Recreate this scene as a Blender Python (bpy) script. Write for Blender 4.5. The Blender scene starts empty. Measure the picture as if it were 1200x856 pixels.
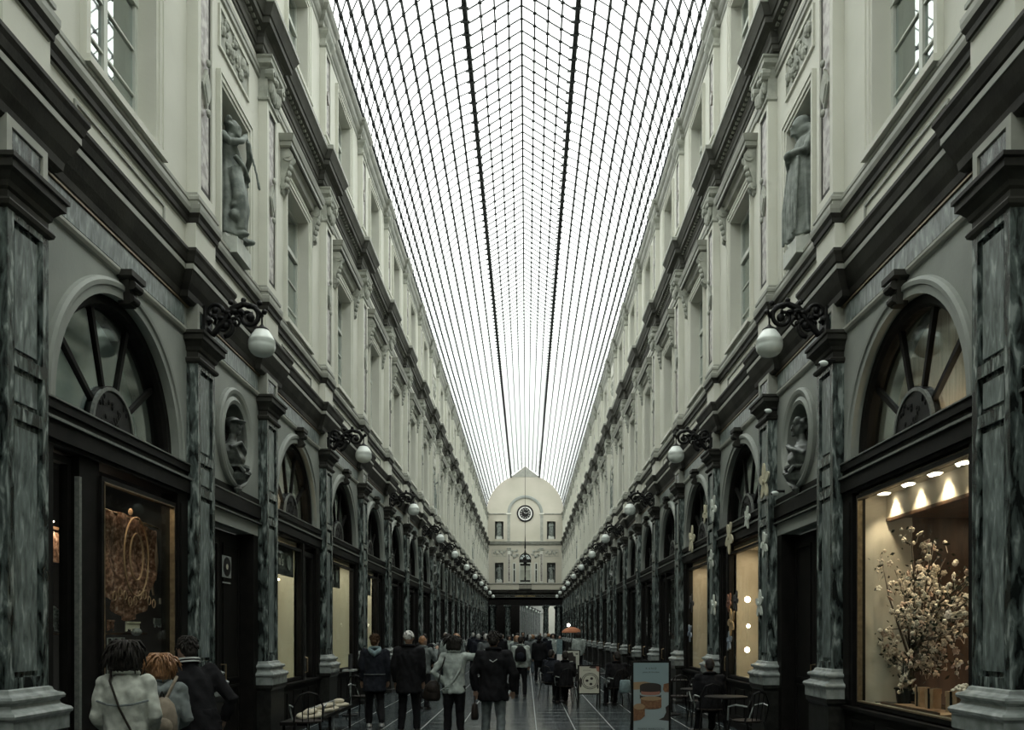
import bpy, bmesh, math, random
from mathutils import Vector, Matrix
R = random.Random(7)
PI = math.pi
SC = bpy.context.scene
COL = SC.collection
sin, cos = math.sin, math.cos

# ------------------------------------------------------------------ camera, sky, exposure
EYE = 1.75
cam_data = bpy.data.cameras.new('camera')
cam = bpy.data.objects.new('camera', cam_data); COL.objects.link(cam)
cam.location = (0, 0, EYE); cam.rotation_euler = (PI/2, 0, 0)
cam_data.sensor_width = 36; cam_data.sensor_fit = 'HORIZONTAL'
cam_data.lens = 36*1010/1200
cam_data.shift_x = -17/1200
cam_data.shift_y = (742-428)/1200
cam_data.clip_end = 500
SC.camera = cam

world = bpy.data.worlds.new('overcast_sky'); SC.world = world; world.use_nodes = True
wn = world.node_tree
bg = wn.nodes['Background']
# evenly overcast sky: luminance rises from the horizon to three times that at the zenith
_tc = wn.nodes.new('ShaderNodeTexCoord'); _sp = wn.nodes.new('ShaderNodeSeparateXYZ'); _ma = wn.nodes.new('ShaderNodeMath')
_ma.operation = 'MULTIPLY_ADD'; _ma.inputs[1].default_value = .667; _ma.inputs[2].default_value = .333; _ma.use_clamp = True
_mu = wn.nodes.new('ShaderNodeMath'); _mu.operation = 'MULTIPLY'; _mu.inputs[1].default_value = 4.5
_mx = wn.nodes.new('ShaderNodeMath'); _mx.operation = 'MAXIMUM'; _mx.inputs[1].default_value = 0
wn.links.new(_tc.outputs['Generated'], _sp.inputs[0]); wn.links.new(_sp.outputs['Z'], _mx.inputs[0]); wn.links.new(_mx.outputs[0], _ma.inputs[0])
wn.links.new(_ma.outputs[0], _mu.inputs[0]); wn.links.new(_mu.outputs[0], bg.inputs[1])
bg.inputs[0].default_value = (0.975, 1.0, 0.965, 1)
SC.view_settings.view_transform = 'Standard'
SC.view_settings.look = 'None'
SC.view_settings.exposure = 0.0
SC.view_settings.gamma = 1.0
SC.view_settings.use_curve_mapping = False
SC.cycles.max_bounces = 7
SC.cycles.diffuse_bounces = 2
SC.cycles.glossy_bounces = 3
SC.cycles.transmission_bounces = 4
SC.cycles.transparent_max_bounces = 10
SC.cycles.caustics_reflective = False
SC.cycles.caustics_refractive = False

# ------------------------------------------------------------------ materials
def mat(name, c1, c2=None, rough=.6, metal=0, scale=4, detail=5, contrast=(.35, .65), bump=0, bscale=30,
        stretch=(1, 1, 1), dist=0, c3=None, spec=.5):
    m = bpy.data.materials.new(name); m.use_nodes = True
    nt = m.node_tree; n = nt.nodes; l = nt.links
    b = n['Principled BSDF']
    b.inputs['Roughness'].default_value = rough; b.inputs['Metallic'].default_value = metal
    b.inputs['Specular IOR Level'].default_value = spec
    b.inputs['Base Color'].default_value = (*c1, 1)
    if c2 or bump:
        g = n.new('ShaderNodeNewGeometry'); mp = n.new('ShaderNodeMapping'); mp.inputs['Scale'].default_value = stretch
        l.new(g.outputs['Position'], mp.inputs['Vector'])
    if c2:
        t = n.new('ShaderNodeTexNoise'); t.inputs['Scale'].default_value = scale; t.inputs['Detail'].default_value = detail
        t.inputs['Distortion'].default_value = dist
        l.new(mp.outputs[0], t.inputs['Vector'])
        r = n.new('ShaderNodeValToRGB')
        e = r.color_ramp.elements
        e[0].position = contrast[0]; e[0].color = (*c1, 1); e[1].position = contrast[1]; e[1].color = (*c2, 1)
        if c3:
            x = r.color_ramp.elements.new(min(.98, contrast[1]+.09)); x.color = (*c3, 1)
        l.new(t.outputs['Fac'], r.inputs[0]); l.new(r.outputs[0], b.inputs['Base Color'])
    if bump:
        t2 = n.new('ShaderNodeTexNoise'); t2.inputs['Scale'].default_value = bscale; t2.inputs['Detail'].default_value = 4
        l.new(mp.outputs[0], t2.inputs['Vector'])
        bp = n.new('ShaderNodeBump'); bp.inputs['Strength'].default_value = bump; bp.inputs['Distance'].default_value = .02
        l.new(t2.outputs['Fac'], bp.inputs['Height']); l.new(bp.outputs[0], b.inputs['Normal'])
    return m

def emit(name, c, s):
    m = bpy.data.materials.new(name); m.use_nodes = True
    b = m.node_tree.nodes['Principled BSDF']
    b.inputs['Base Color'].default_value = (*c, 1); b.inputs['Emission Color'].default_value = (*c, 1)
    b.inputs['Emission Strength'].default_value = s
    return m

def glass(name, tint=(.9, .95, .93), gloss=.12, rough=.02, edge=.6):
    m = bpy.data.materials.new(name); m.use_nodes = True
    nt = m.node_tree; n = nt.nodes; l = nt.links
    n.remove(n['Principled BSDF'])
    tr = n.new('ShaderNodeBsdfTransparent'); tr.inputs[0].default_value = (*tint, 1)
    gl = n.new('ShaderNodeBsdfGlossy'); gl.inputs['Roughness'].default_value = rough; gl.inputs[0].default_value = (.95, 1, .98, 1)
    fr = n.new('ShaderNodeLayerWeight'); fr.inputs[0].default_value = .5
    pw = n.new('ShaderNodeMath'); pw.operation = 'POWER'; pw.inputs[1].default_value = 5
    mx = n.new('ShaderNodeMixShader'); ad = n.new('ShaderNodeMath'); ad.operation = 'MULTIPLY_ADD'; ad.inputs[1].default_value = edge; ad.inputs[2].default_value = gloss; ad.use_clamp = True
    l.new(fr.outputs['Facing'], pw.inputs[0]); l.new(pw.outputs[0], ad.inputs[0]); l.new(ad.outputs[0], mx.inputs[0]); l.new(tr.outputs[0], mx.inputs[1]); l.new(gl.outputs[0], mx.inputs[2])
    l.new(mx.outputs[0], n['Material Output'].inputs[0])
    return m

M = {}
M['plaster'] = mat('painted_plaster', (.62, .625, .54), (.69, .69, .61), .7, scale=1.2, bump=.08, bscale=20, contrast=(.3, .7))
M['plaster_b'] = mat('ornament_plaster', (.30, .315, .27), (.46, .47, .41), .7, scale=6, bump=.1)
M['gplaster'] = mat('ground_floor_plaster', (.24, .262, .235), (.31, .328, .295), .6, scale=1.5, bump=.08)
M['endplaster'] = mat('end_wall_plaster', (.50, .48, .39), (.56, .53, .44), .7, scale=.6)
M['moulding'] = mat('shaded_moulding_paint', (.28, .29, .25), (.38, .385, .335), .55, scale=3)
M['cornice'] = mat('dark_shaded_cornice_stone', (.018, .017, .014), (.05, .049, .041), .6, scale=2, bump=.1, spec=.2)  # dark stone, darkened further to paint in the shade of undersides
M['soffit'] = mat('painted_shade_soffit', (.07, .07, .06), (.11, .11, .095), .7, scale=2, spec=.2)  # dark colour paints in the shade under upper cornices and hoods
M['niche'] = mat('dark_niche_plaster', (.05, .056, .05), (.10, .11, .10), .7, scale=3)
M['marble'] = mat('green_grey_marble', (.010, .013, .012), (.10, .125, .116), .26, scale=15, detail=12, contrast=(.40, .56), stretch=(1, 1, .28), dist=.5, c3=(.30, .34, .32))
M['marble_lt'] = mat('pale_grey_marble', (.055, .07, .066), (.20, .24, .228), .3, scale=18, detail=12, contrast=(.34, .6), stretch=(1, 1, .3), dist=.6, c3=(.38, .42, .4))
M['base'] = mat('grey_base_stone', (.17, .19, .18), (.32, .35, .33), .26, scale=9, contrast=(.3, .7))
M['plinth'] = mat('dark_plinth_stone', (.008, .008, .007), (.02, .021, .018), .45, scale=12, spec=.25)
M['wood'] = mat('black_shopfront_wood', (.006, .006, .005), (.011, .010, .009), .55, scale=6, spec=.10)
M['woodedge'] = mat('worn_moulding_edge', (.10, .11, .10), (.17, .18, .16), .4, scale=30)
M['brass'] = mat('aged_brass_fillet', (.16, .12, .07), (.25, .19, .11), .4, .6, scale=20)
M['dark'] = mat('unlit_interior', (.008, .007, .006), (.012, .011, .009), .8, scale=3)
M['redmarble'] = mat('faded_red_marble', (.15, .13, .11), (.40, .38, .335), .4, scale=9, detail=8, contrast=(.4, .6))
M['iron'] = mat('black_cast_iron', (.005, .005, .005), (.012, .012, .011), .5, 0, scale=30, spec=.2)
M['bar'] = mat('grey_roof_iron', (.03, .035, .034), (.05, .057, .054), .6, scale=8)
M['rail'] = mat('dark_roof_rail', (.02, .024, .023), (.035, .04, .038), .6, scale=8)
M['globe'] = mat('opal_glass', (.76, .82, .77), (.80, .85, .80), .22, scale=5)
M['statue'] = mat('grey_statue_stone', (.12, .14, .125), (.26, .29, .26), .7, scale=7, bump=.2)
M['bust'] = mat('dark_bronze_bust', (.04, .045, .04), (.14, .155, .14), .4, scale=9, bump=.1)
M['rock'] = mat('pale_statue_base', (.50, .53, .48), (.6, .62, .56), .7, scale=9)
M['winframe'] = mat('cream_window_frame', (.55, .58, .52), (.62, .65, .58), .5, scale=4)
M['winglass'] = glass('window_glass', (.6, .66, .64), .40)
M['lunglass'] = glass('lunette_glass', (.8, .85, .83), .16, .06)
M['shopglass'] = glass('shop_glass', (.95, .97, .95), .006, edge=.22)
M['roofglass'] = glass('roof_glass', (.95, .97, .96), .0, edge=.0)
M['curtain'] = mat('grey_net_curtain', (.20, .22, .21), (.34, .36, .34), .9, scale=10, stretch=(1, 8, .3))
M['curtain_teal'] = mat('grey_teal_blind', (.26, .34, .37), (.38, .46, .48), .9, scale=2)
M['curtain_tan'] = mat('tan_drape', (.28, .2, .13), (.5, .38, .27), .9, scale=4, stretch=(1, 6, .3))
M['tile'] = mat('dark_wet_paving', (.025, .033, .035), (.07, .085, .088), .16, scale=2.2, detail=8, contrast=(.35, .7), bump=.05, bscale=12)
M['joint'] = mat('pale_paving_joint', (.16, .18, .17), (.24, .26, .25), .5, scale=8)
M['cream'] = mat('cream_backdrop', (.46, .41, .32), (.56, .50, .40), .7, scale=1.6)
M['creamgrey'] = mat('grey_cream_blind', (.52, .50, .38), (.57, .54, .42), .7, scale=1)
M['brown'] = mat('walnut_interior', (.035, .018, .009), (.09, .045, .022), .45, scale=3, stretch=(3, 3, .5))
M['white'] = mat('white_card', (.7, .7, .66), rough=.6)
M['black'] = mat('black_paint', (.006, .006, .006), rough=.5)
M['gold'] = mat('gilt', (.45, .33, .15), (.55, .42, .2), .35, .5, scale=20)

# ------------------------------------------------------------------ mesh builder
class MB:
    def __init__(s): s.v = []; s.f = []; s.m = []; s.cur = 0; s.sm = []; s.smooth = False
    def add(s, vs, fs):
        o = len(s.v); s.v += [tuple(v) for v in vs]
        for f in fs: s.f.append([i+o for i in f]); s.m.append(s.cur); s.sm.append(s.smooth)
        return s
    def box(s, x0, x1, y0, y1, z0, z1):
        return s.add([(x0,y0,z0),(x1,y0,z0),(x1,y1,z0),(x0,y1,z0),(x0,y0,z1),(x1,y0,z1),(x1,y1,z1),(x0,y1,z1)],
              [(0,3,2,1),(4,5,6,7),(0,1,5,4),(1,2,6,5),(2,3,7,6),(3,0,4,7)])
    def prism(s, prof, y0, y1):                     # profile (x,z) swept along y
        n = len(prof)
        vs = [(x, y0, z) for x, z in prof]+[(x, y1, z) for x, z in prof]
        fs = [(i, (i+1) % n, n+(i+1) % n, n+i) for i in range(n)]
        return s.add(vs, fs+[tuple(range(n))[::-1], tuple(range(n, 2*n))])
    def extrude(s, poly, x0, x1):                   # outline (y,z) given depth along x
        n = len(poly)
        vs = [(x0, y, z) for y, z in poly]+[(x1, y, z) for y, z in poly]
        fs = [(i, (i+1) % n, n+(i+1) % n, n+i) for i in range(n)]
        return s.add(vs, fs+[tuple(range(n))[::-1], tuple(range(n, 2*n))])
    def loftU(s, h, D, prof, back=0.0):             # mitred moulding round three sides of a block: prof (offset, z)
        vs = []; 
        for o, z in prof: vs += [(back, -h-o, z), (D+o, -h-o, z), (D+o, h+o, z), (back, h+o, z)]
        fs = []
        for i in range(len(prof)-1):
            for k in range(4):
                a, b = i*4+k, i*4+(k+1) % 4
                fs.append((a, b, b+4, a+4))
        e = (len(prof)-1)*4
        return s.add(vs, fs+[(3,2,1,0), (e, e+1, e+2, e+3)])
    def ellipsoid(s, c, r, nu=12, nv=8, rot=None):
        vs = [(0, 0, -1)]; fs = []
        for j in range(1, nv):
            a = PI*j/nv
            for i in range(nu): b = 2*PI*i/nu; vs.append((sin(a)*cos(b), sin(a)*sin(b), -cos(a)))
        vs.append((0, 0, 1)); t = len(vs)-1
        for i in range(nu): fs.append((0, 1+(i+1) % nu, 1+i))
        for j in range(nv-2):
            for i in range(nu):
                a = 1+j*nu+i; b = 1+j*nu+(i+1) % nu
                fs.append((a, b, b+nu, a+nu))
        for i in range(nu): fs.append((t, t-nu+i, t-nu+(i+1) % nu))
        out = []
        for v in vs:
            p = Vector((v[0]*r[0], v[1]*r[1], v[2]*r[2]))
            if rot is not None: p = rot @ p
            out.append((p.x+c[0], p.y+c[1], p.z+c[2]))
        return s.add(out, fs)
    def tube(s, pts, rad, seg=8, sq=(1, 1), closed=False, up=None):
        pts = [Vector(p) for p in pts]; n = len(pts)
        if not hasattr(rad, '__len__'): rad = [rad]*n
        vs = []; fs = []
        ref = Vector(up) if up else Vector((0.13, .21, 1))
        for i, p in enumerate(pts):
            a = pts[i-1] if (i or closed) else p; b = pts[(i+1) % n] if (i < n-1 or closed) else p
            t = (b-a)
            if t.length < 1e-9: t = Vector((0, 0, 1))
            t.normalize()
            if i == 0 and abs(t.dot(ref)) > .97*ref.length: ref = Vector((1, .1, 0))
            u = (ref-t*ref.dot(t)).normalized(); w = t.cross(u)
            if not up: ref = u
            for k in range(seg):
                q = 2*PI*k/seg; d = u*cos(q)*rad[i]*sq[0]+w*sin(q)*rad[i]*sq[1]
                vs.append(tuple(p+d))
        m = n if closed else n-1
        for i in range(m):
            for k in range(seg):
                a = i*seg+k; b = i*seg+(k+1) % seg; j = ((i+1) % n)*seg
                fs.append((a, b, j+(k+1) % seg, j+k))
        if not closed:
            fs.append(tuple(range(seg))[::-1]); fs.append(tuple((n-1)*seg+k for k in range(seg)))
        return s.add(vs, fs)
    def loft(s, secs, seg=16, fold=None):           # stacked ellipses (cx,cy,z,rx,ry)
        vs = []; fs = []
        for j, (cx, cy, z, rx, ry) in enumerate(secs):
            for k in range(seg):
                q = 2*PI*k/seg; f = 1
                if fold: f = 1+fold[0]*max(0, 1-j/(len(secs)))*sin(fold[1]*q+j*fold[2])
                vs.append((cx+rx*cos(q)*f, cy+ry*sin(q)*f, z))
        n = len(secs)
        for i in range(n-1):
            for k in range(seg):
                a = i*seg+k; b = i*seg+(k+1) % seg
                fs.append((a, b, b+seg, a+seg))
        fs.append(tuple(range(seg))[::-1]); fs.append(tuple((n-1)*seg+k for k in range(seg)))
        return s.add(vs, fs)
    def lathe(s, prof, c=(0, 0, 0), seg=16):        # prof (r,z)
        return s.loft([(c[0], c[1], c[2]+z, max(r, .0005), max(r, .0005)) for r, z in prof], seg)
    def arc(s, prof, cz, a0, a1, n=24, cy=0, closed=False):  # profile (r,d) swept on an arc in the wall plane
        m = len(prof); vs = []; fs = []
        N = n if closed else n+1
        for i in range(N):
            a = a0+(a1-a0)*i/n
            for r, d in prof: vs.append((d, cy+r*cos(a), cz+r*sin(a)))
        for i in range(n):
            j = (i+1) % N
            for k in range(m):
                fs.append((i*m+k, i*m+(k+1) % m, j*m+(k+1) % m, j*m+k))
        if not closed:
            fs.append(tuple(range(m))[::-1]); fs.append(tuple(n*m+k for k in range(m)))
        return s.add(vs, fs)
    def rect_frame(s, y0, y1, z0, z1, w, x0, x1):   # frame outside the given opening
        s.box(x0, x1, y0-w, y0, z0-w, z1+w); s.box(x0, x1, y1, y1+w, z0-w, z1+w)
        s.box(x0, x1, y0, y1, z0-w, z0); s.box(x0, x1, y0, y1, z1, z1+w); return s
    def rect_hole(s, y0, y1, z0, z1, a, b, c, d, x0, x1):
        s.box(x0, x1, y0, a, z0, z1); s.box(x0, x1, b, y1, z0, z1)
        if c > z0: s.box(x0, x1, a, b, z0, c)
        if d < z1: s.box(x0, x1, a, b, d, z1)
        return s
    def strips(s, half, z0, z1, Rr, cz, x0, x1, n=24, lower=False, x_in=None):
        ys = [-half]+[-Rr*cos(PI*i/n) for i in range(n+1)]+[half]
        def zz(y):
            q = math.sqrt(max(0, Rr*Rr-y*y))
            return cz-q if lower else cz+q
        for i in range(len(ys)-1):
            a, b = ys[i], ys[i+1]
            if b-a < 1e-6: continue
            za, zb = zz(a), zz(b)
            if lower: V = [(a, z0), (b, z0), (b, zb), (a, za)]
            else: V = [(a, za), (b, zb), (b, z1), (a, z1)]
            s.extrude(V, x0, x1)
        return s
    def ico(s, c, r, sub=1):
        bm = bmesh.new(); bmesh.ops.create_icosphere(bm, subdivisions=sub, radius=1)
        rr = r if hasattr(r, '__len__') else (r, r, r)
        s.add([(v.co.x*rr[0]+c[0], v.co.y*rr[1]+c[1], v.co.z*rr[2]+c[2]) for v in bm.verts], [[v.index for v in f.verts] for f in bm.faces])
        bm.free(); return s
    def mesh(s, name, mats, fix=True):
        me = bpy.data.meshes.new(name); me.from_pydata(s.v, [], s.f)
        if not isinstance(mats, (list, tuple)): mats = [mats]
        for m in mats: me.materials.append(M[m] if isinstance(m, str) else m)
        me.polygons.foreach_set('material_index', s.m)
        me.polygons.foreach_set('use_smooth', s.sm)
        me.update()
        if fix and len(s.f) < 20000:
            bm = bmesh.new(); bm.from_mesh(me); bmesh.ops.recalc_face_normals(bm, faces=bm.faces); bm.to_mesh(me); bm.free()
        return me

def put(name, me, parent=None, loc=(0, 0, 0), rz=0, **kw):
    if isinstance(me, tuple): me = me[0].mesh(name, me[1])
    o = bpy.data.objects.new(name, me); COL.objects.link(o)
    o.location = loc; o.rotation_euler = (0, 0, rz) if not hasattr(rz, '__len__') else rz
    if parent: o.parent = parent
    for k, v in kw.items(): o[k] = v
    return o
def root(name, label=None, cat=None, loc=(0, 0, 0), rz=0, group=None, kind=None, scale=None):
    o = bpy.data.objects.new(name, None); COL.objects.link(o); o.location = loc
    o.rotation_euler = (0, 0, rz) if not hasattr(rz, '__len__') else rz
    o.empty_display_size = .1
    tag(o, label, cat, group, kind)
    if scale: o.scale = (scale,)*3
    return o
def tag(o, label=None, cat=None, group=None, kind=None):
    if label: o['label'] = label
    if cat: o['category'] = cat
    if group: o['group'] = group
    if kind: o['kind'] = kind
    return o
def kids(o): return [c for c in bpy.data.objects if c.parent == o]
def copytree(o, parent=None, _k=None):
    c = o.copy(); COL.objects.link(c)
    if parent: c.parent = parent
    for k in o.children: copytree(k, c)
    return c
TMPS = bpy.data.scenes.new('scratch'); JUNK = []
def tmp_dg():
    with bpy.context.temp_override(scene=TMPS, view_layer=TMPS.view_layers[0]):
        return bpy.context.evaluated_depsgraph_get()
def blob(mb, name, m, voxel=.015, smooth=3, factor=.6, wrinkle=None):
    me = mb.mesh(name+'_tmp', m)
    o = bpy.data.objects.new(name+'_tmp', me); TMPS.collection.objects.link(o)
    a = o.modifiers.new('r', 'REMESH'); a.mode = 'VOXEL'; a.voxel_size = voxel; a.use_smooth_shade = True
    if smooth:
        b = o.modifiers.new('s', 'SMOOTH'); b.iterations = smooth; b.factor = factor
    dg = tmp_dg()
    out = bpy.data.meshes.new_from_object(o.evaluated_get(dg)); out.name = name
    if wrinkle:
        import mathutils.noise as mn
        nv = len(out.vertices); off = Vector((nv % 17, 3.1, 7.7))
        co = [0.0]*(3*nv); no = [0.0]*(3*nv); out.vertices.foreach_get('co', co); out.vertices.foreach_get('normal', no)
        for i in range(0, 3*nv, 3):
            x, y, z = co[i:i+3]
            p = Vector((x*wrinkle[1], y*wrinkle[1], z*wrinkle[1]*.75))+off
            k = (mn.noise(p+Vector((0, 0, x*9)))+.5*mn.noise(p*2.3))*wrinkle[0]
            co[i] += no[i]*k; co[i+1] += no[i+1]*k; co[i+2] += no[i+2]*k
        out.vertices.foreach_set('co', co); out.update()
    out.materials.clear()
    out.materials.append(M[m] if isinstance(m, str) else m)
    TMPS.collection.objects.unlink(o); JUNK.extend((o, me))
    return out
def text_obj(name, body, size, mt, par, loc, rot, extrude=.003, align='CENTER', sp=1.0):
    td = bpy.data.curves.new(name, 'FONT'); td.body = body; td.size = size; td.extrude = extrude; td.align_x = align; td.space_character = sp
    o = bpy.data.objects.new(name+'_tmp', td); TMPS.collection.objects.link(o)
    me = bpy.data.meshes.new_from_object(o.evaluated_get(tmp_dg())); me.name = name
    TMPS.collection.objects.unlink(o); JUNK.extend((o, td))
    me.materials.clear(); me.materials.append(M[mt])
    return put(name, me, par, loc, rot)
ORD = ['first','second','third','fourth','fifth','sixth','seventh','eighth','ninth','tenth','eleventh','twelfth','thirteenth','fourteenth',
       'fifteenth','sixteenth','seventeenth','eighteenth','nineteenth','twentieth','twenty-first','twenty-second','twenty-third','twenty-fourth','twenty-fifth']

# ------------------------------------------------------------------ layout
XL, XR, XC = -4.136, 3.864, -.136
PC = [3.07, 6.92, 10.77, 13.57, 17.49, 21.39, 25.29, 29.19, 33.09, 36.99, 39.79, 43.69, 47.59, 51.49, 55.39, 59.29, 63.19,
      65.99, 69.89, 73.79, 77.69, 81.59, 85.49, 89.39]
YEND = 89.7
SIDES = [('left', XL, 0.0), ('right', XR, PI)]
def W(side, d, y, z):                       # wall coordinates -> world
    return (XL+d, y, z) if side == 'left' else (XR-d, y, z)
# ------------------------------------------------------------------ facade elements (x = out of the wall, y along it, z = height)
HP = .285                                   # half width of a pilaster
E = {}
def framed_panel(z0, z1, hw, x0, x1, w, cross=()):
    m = MB(); m.box(0, x0, -hw, hw, z0, z1)
    m.box(x0, x1, -hw, -hw+w, z0, z1); m.box(x0, x1, hw-w, hw, z0, z1)
    zs = [z0]+list(cross)+[z1]
    m.box(x0, x1, -hw+w, hw-w, z0, z0+w); m.box(x0, x1, -hw+w, hw-w, z1-w, z1)
    for c in cross: m.box(x0, x1, -hw+w, hw-w, c-w*.6, c+w*.6)
    return m
m = MB(); m.loftU(.38, .24, [(0, 0), (0, .1), (-.02, .12), (-.02, .86), (.01, .9), (.01, .95)]); E['plinth'] = m.mesh('plinth', 'plinth')
m = MB(); m.loftU(HP, .14, [(.115, .95), (.115, 1.06), (.12, 1.075), (.135, 1.09), (.138, 1.11), (.125, 1.13), (.09, 1.145), (.07, 1.16), (.06, 1.185),
    (.07, 1.2), (.09, 1.21), (.095, 1.23), (.085, 1.25), (.05, 1.26), (.03, 1.275), (.02, 1.30), (.0, 1.31)]); E['base'] = m.mesh('pilaster_base', 'base')
m = framed_panel(1.31, 5.06, HP, .10, .14, .085, cross=(3.48, 3.89)); E['shaft'] = m.mesh('pilaster_shaft', 'marble')
m = MB()
for a, b in ((1.44, 3.38), (3.58, 3.79), (3.99, 4.93)):
    m.box(.098, .118, -.155, .155, a, b)
E['shaft_panel'] = m.mesh('panel', 'marble_lt')
m = MB(); m.loftU(HP, .14, [(0, 5.03), (.03, 5.05), (.04, 5.08), (.03, 5.10), (.0, 5.11), (0, 5.17), (.02, 5.19), (.03, 5.23), (.07, 5.28), (.10, 5.30), (.10, 5.36), (.12, 5.37), (.12, 5.405), (0, 5.41)])
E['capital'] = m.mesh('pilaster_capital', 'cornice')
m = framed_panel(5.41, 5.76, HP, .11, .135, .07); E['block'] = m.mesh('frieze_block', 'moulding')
m = MB(); m.box(.11, .12, -.2, .2, 5.49, 5.68); E['block_panel'] = m.mesh('panel', 'marble')
m = MB(); m.loftU(.52, .09, [(0, 5.72), (.03, 5.75), (.04, 5.82), (.08, 5.90), (.12, 6.0), (.13, 6.03), (.13, 6.09), (.15, 6.11), (.17, 6.18), (.19, 6.22), (.19, 6.255), (-.02, 6.275)])
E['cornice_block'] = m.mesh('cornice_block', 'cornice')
m = MB(); m.loftU(.52, .09, [(.12, 6.028), (.137, 6.03), (.137, 6.088), (.12, 6.09)]); E['corona_block'] = m.mesh('corona_strip', 'moulding')
m = MB(); m.box(0, .13, -.33, .33, 6.26, 6.72); E['pedestal'] = m.mesh('pedestal', 'plaster')
m = MB(); m.loftU(.30, .13, [(0, 6.70), (.03, 6.73), (.035, 6.78), (.06, 6.83), (.07, 6.88), (.07, 6.93), (.03, 6.95), (.03, 6.99), (.045, 7.0), (.045, 7.04), (.01, 7.07), (.01, 7.10), (0, 7.11)])
E['sill_block'] = m.mesh('sill_block', 'moulding')
m = MB(); m.loftU(.30, .13, [(0, 6.705), (.034, 6.728), (.039, 6.78), (.064, 6.828), (0, 6.835)]); E['sill_shade'] = m.mesh('sill_shade_strip', 'cornice')  # dark strip painting shade beneath the sill block
m = framed_panel(7.1, 9.98, HP, .115, .14, .1); E['upper_shaft'] = m.mesh('upper_pilaster', 'plaster')
m = MB(); m.box(.11, .118, -.12, .12, 7.28, 9.80); m.cur = 1; m.box(.11, .1165, -.185, .185, 7.2, 9.88)  # dark border strip painted in for the shade of a groove
E['upper_panel'] = m.mesh('panel', ['redmarble', 'cornice'])
m = MB(); m.extrude([(0, 8.3), (.15, 8.55), (0, 8.8), (-.15, 8.55)], .115, .15); m.extrude([(0, 8.37), (.1, 8.55), (0, 8.73), (-.1, 8.55)], .15, .165)
m.ellipsoid((.165, 0, 8.86), (.03, .05, .05), 8, 6); m.ellipsoid((.165, 0, 8.24), (.03, .05, .05), 8, 6)
E['diamond'] = m.mesh('diamond_ornament', 'plaster_b')
m = MB(); m.loftU(HP, .14, [(0, 9.95), (.03, 9.97), (.03, 10.0), (0, 10.02), (0, 10.3), (.03, 10.42), (.05, 10.45)]); m.loftU(HP, .14, [(.03, 10.45), (.09, 10.49), (.09, 10.56), (.11, 10.58), (.11, 10.61), (0, 10.62)])
for sy in (-1, 1):
    m.tube([(.12, sy*.25, 10.38), (.24, sy*.25, 10.38)], .085, 12)
    m.tube([(.24, sy*.25, 10.38), (.26, sy*.25, 10.38)], .035, 8)
    for k in range(3): m.ellipsoid((.17, sy*(.05+.08*k), 10.16+.04*k), (.05, .035, .13), 8, 6)
m.ellipsoid((.19, 0, 10.4), (.05, .09, .06), 8, 6)
E['upper_capital'] = m.mesh('scroll_capital', 'plaster_b')
C2 = [(0, 10.62), (.02, 10.64), (.02, 10.70), (.04, 10.71), (.04, 10.80), (.06, 10.84), (.06, 10.88), (.10, 10.91), (.17, 10.93), (.17, 11.02), (.19, 11.03), (.22, 11.10), (.25, 11.16), (.26, 11.2), (.26, 11.25)]
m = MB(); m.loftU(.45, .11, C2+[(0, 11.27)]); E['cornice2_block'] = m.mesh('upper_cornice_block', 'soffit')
m = MB(); m.loftU(.45, .11, [(.24, 11.17), (.268, 11.18), (.268, 11.255), (.24, 11.275)]); E['lit_cornice2_edge'] = m.mesh('lit_cornice_edge', 'moulding')  # paler strip paints the lit rim of the cornice block
m = MB(); m.box(0, .12, -.30, .30, 11.25, 11.72); m.loftU(.29, .12, [(0, 11.66), (.03, 11.68), (.03, 11.74), (0, 11.75)]); E['attic_ped'] = m.mesh('attic_pedestal', 'plaster')
m = framed_panel(11.72, 13.5, .26, .095, .12, .09); E['attic_shaft'] = m.mesh('attic_pilaster', 'plaster')
m = MB(); m.cur = 1; m.box(.09, .097, -.17, .17, 11.81, 13.41); m.cur = 0; m.box(.09, .10, -.11, .11, 11.9, 13.35); m.extrude([(0, 12.45), (.1, 12.6), (0, 12.75), (-.1, 12.6)], .1, .125); E['attic_panel'] = m.mesh('panel', ['redmarble', 'cornice'])  # dark border again paints the shade of a groove
m = MB(); m.loftU(.26, .12, [(0, 13.46), (.03, 13.49), (.03, 13.53), (0, 13.55), (0, 13.65), (.05, 13.72), (.07, 13.76), (.07, 13.82), (0, 13.84)]); E['attic_cap'] = m.mesh('attic_capital', 'plaster_b')
C3 = [(0, 13.82), (.02, 13.84), (.02, 13.92), (.05, 13.95), (.08, 14.0), (.09, 14.08), (.13, 14.12), (.16, 14.18), (.16, 14.24)]
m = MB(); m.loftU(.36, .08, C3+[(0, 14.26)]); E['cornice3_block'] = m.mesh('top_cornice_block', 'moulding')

RA, ZS = 1.34, 3.80                          # arch radius, spring height
H = 1.95                                     # half bay, pilaster centre to centre
def spandrel(half):
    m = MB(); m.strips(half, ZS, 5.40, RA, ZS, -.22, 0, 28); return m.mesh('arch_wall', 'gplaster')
m = MB(); m.arc([(RA, -.02), (RA, .035), (RA+.075, .035), (RA+.085, .055), (RA+.125, .06), (RA+.155, .04), (RA+.165, 0), (RA+.165, -.02)], ZS, 0, PI, 36)
m.box(0, .035, -RA-.16, -RA, ZS-.05, ZS); m.box(0, .035, RA, RA+.16, ZS-.05, ZS)
E['archivolt'] = m.mesh('archivolt', 'gplaster')
m = MB(); m.extrude([(-.07, 5.1), (.07, 5.1), (.10, 5.34), (-.10, 5.34)], -.02, .10)
m.tube([(.10, -.07, 5.16), (.10, .07, 5.16)], .045, 10); m.tube([(.12, -.09, 5.29), (.12, .09, 5.29)], .05, 10)
m.loftU(.12, .12, [(0, 5.34), (.04, 5.36), (.04, 5.42), (0, 5.43)])
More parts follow.
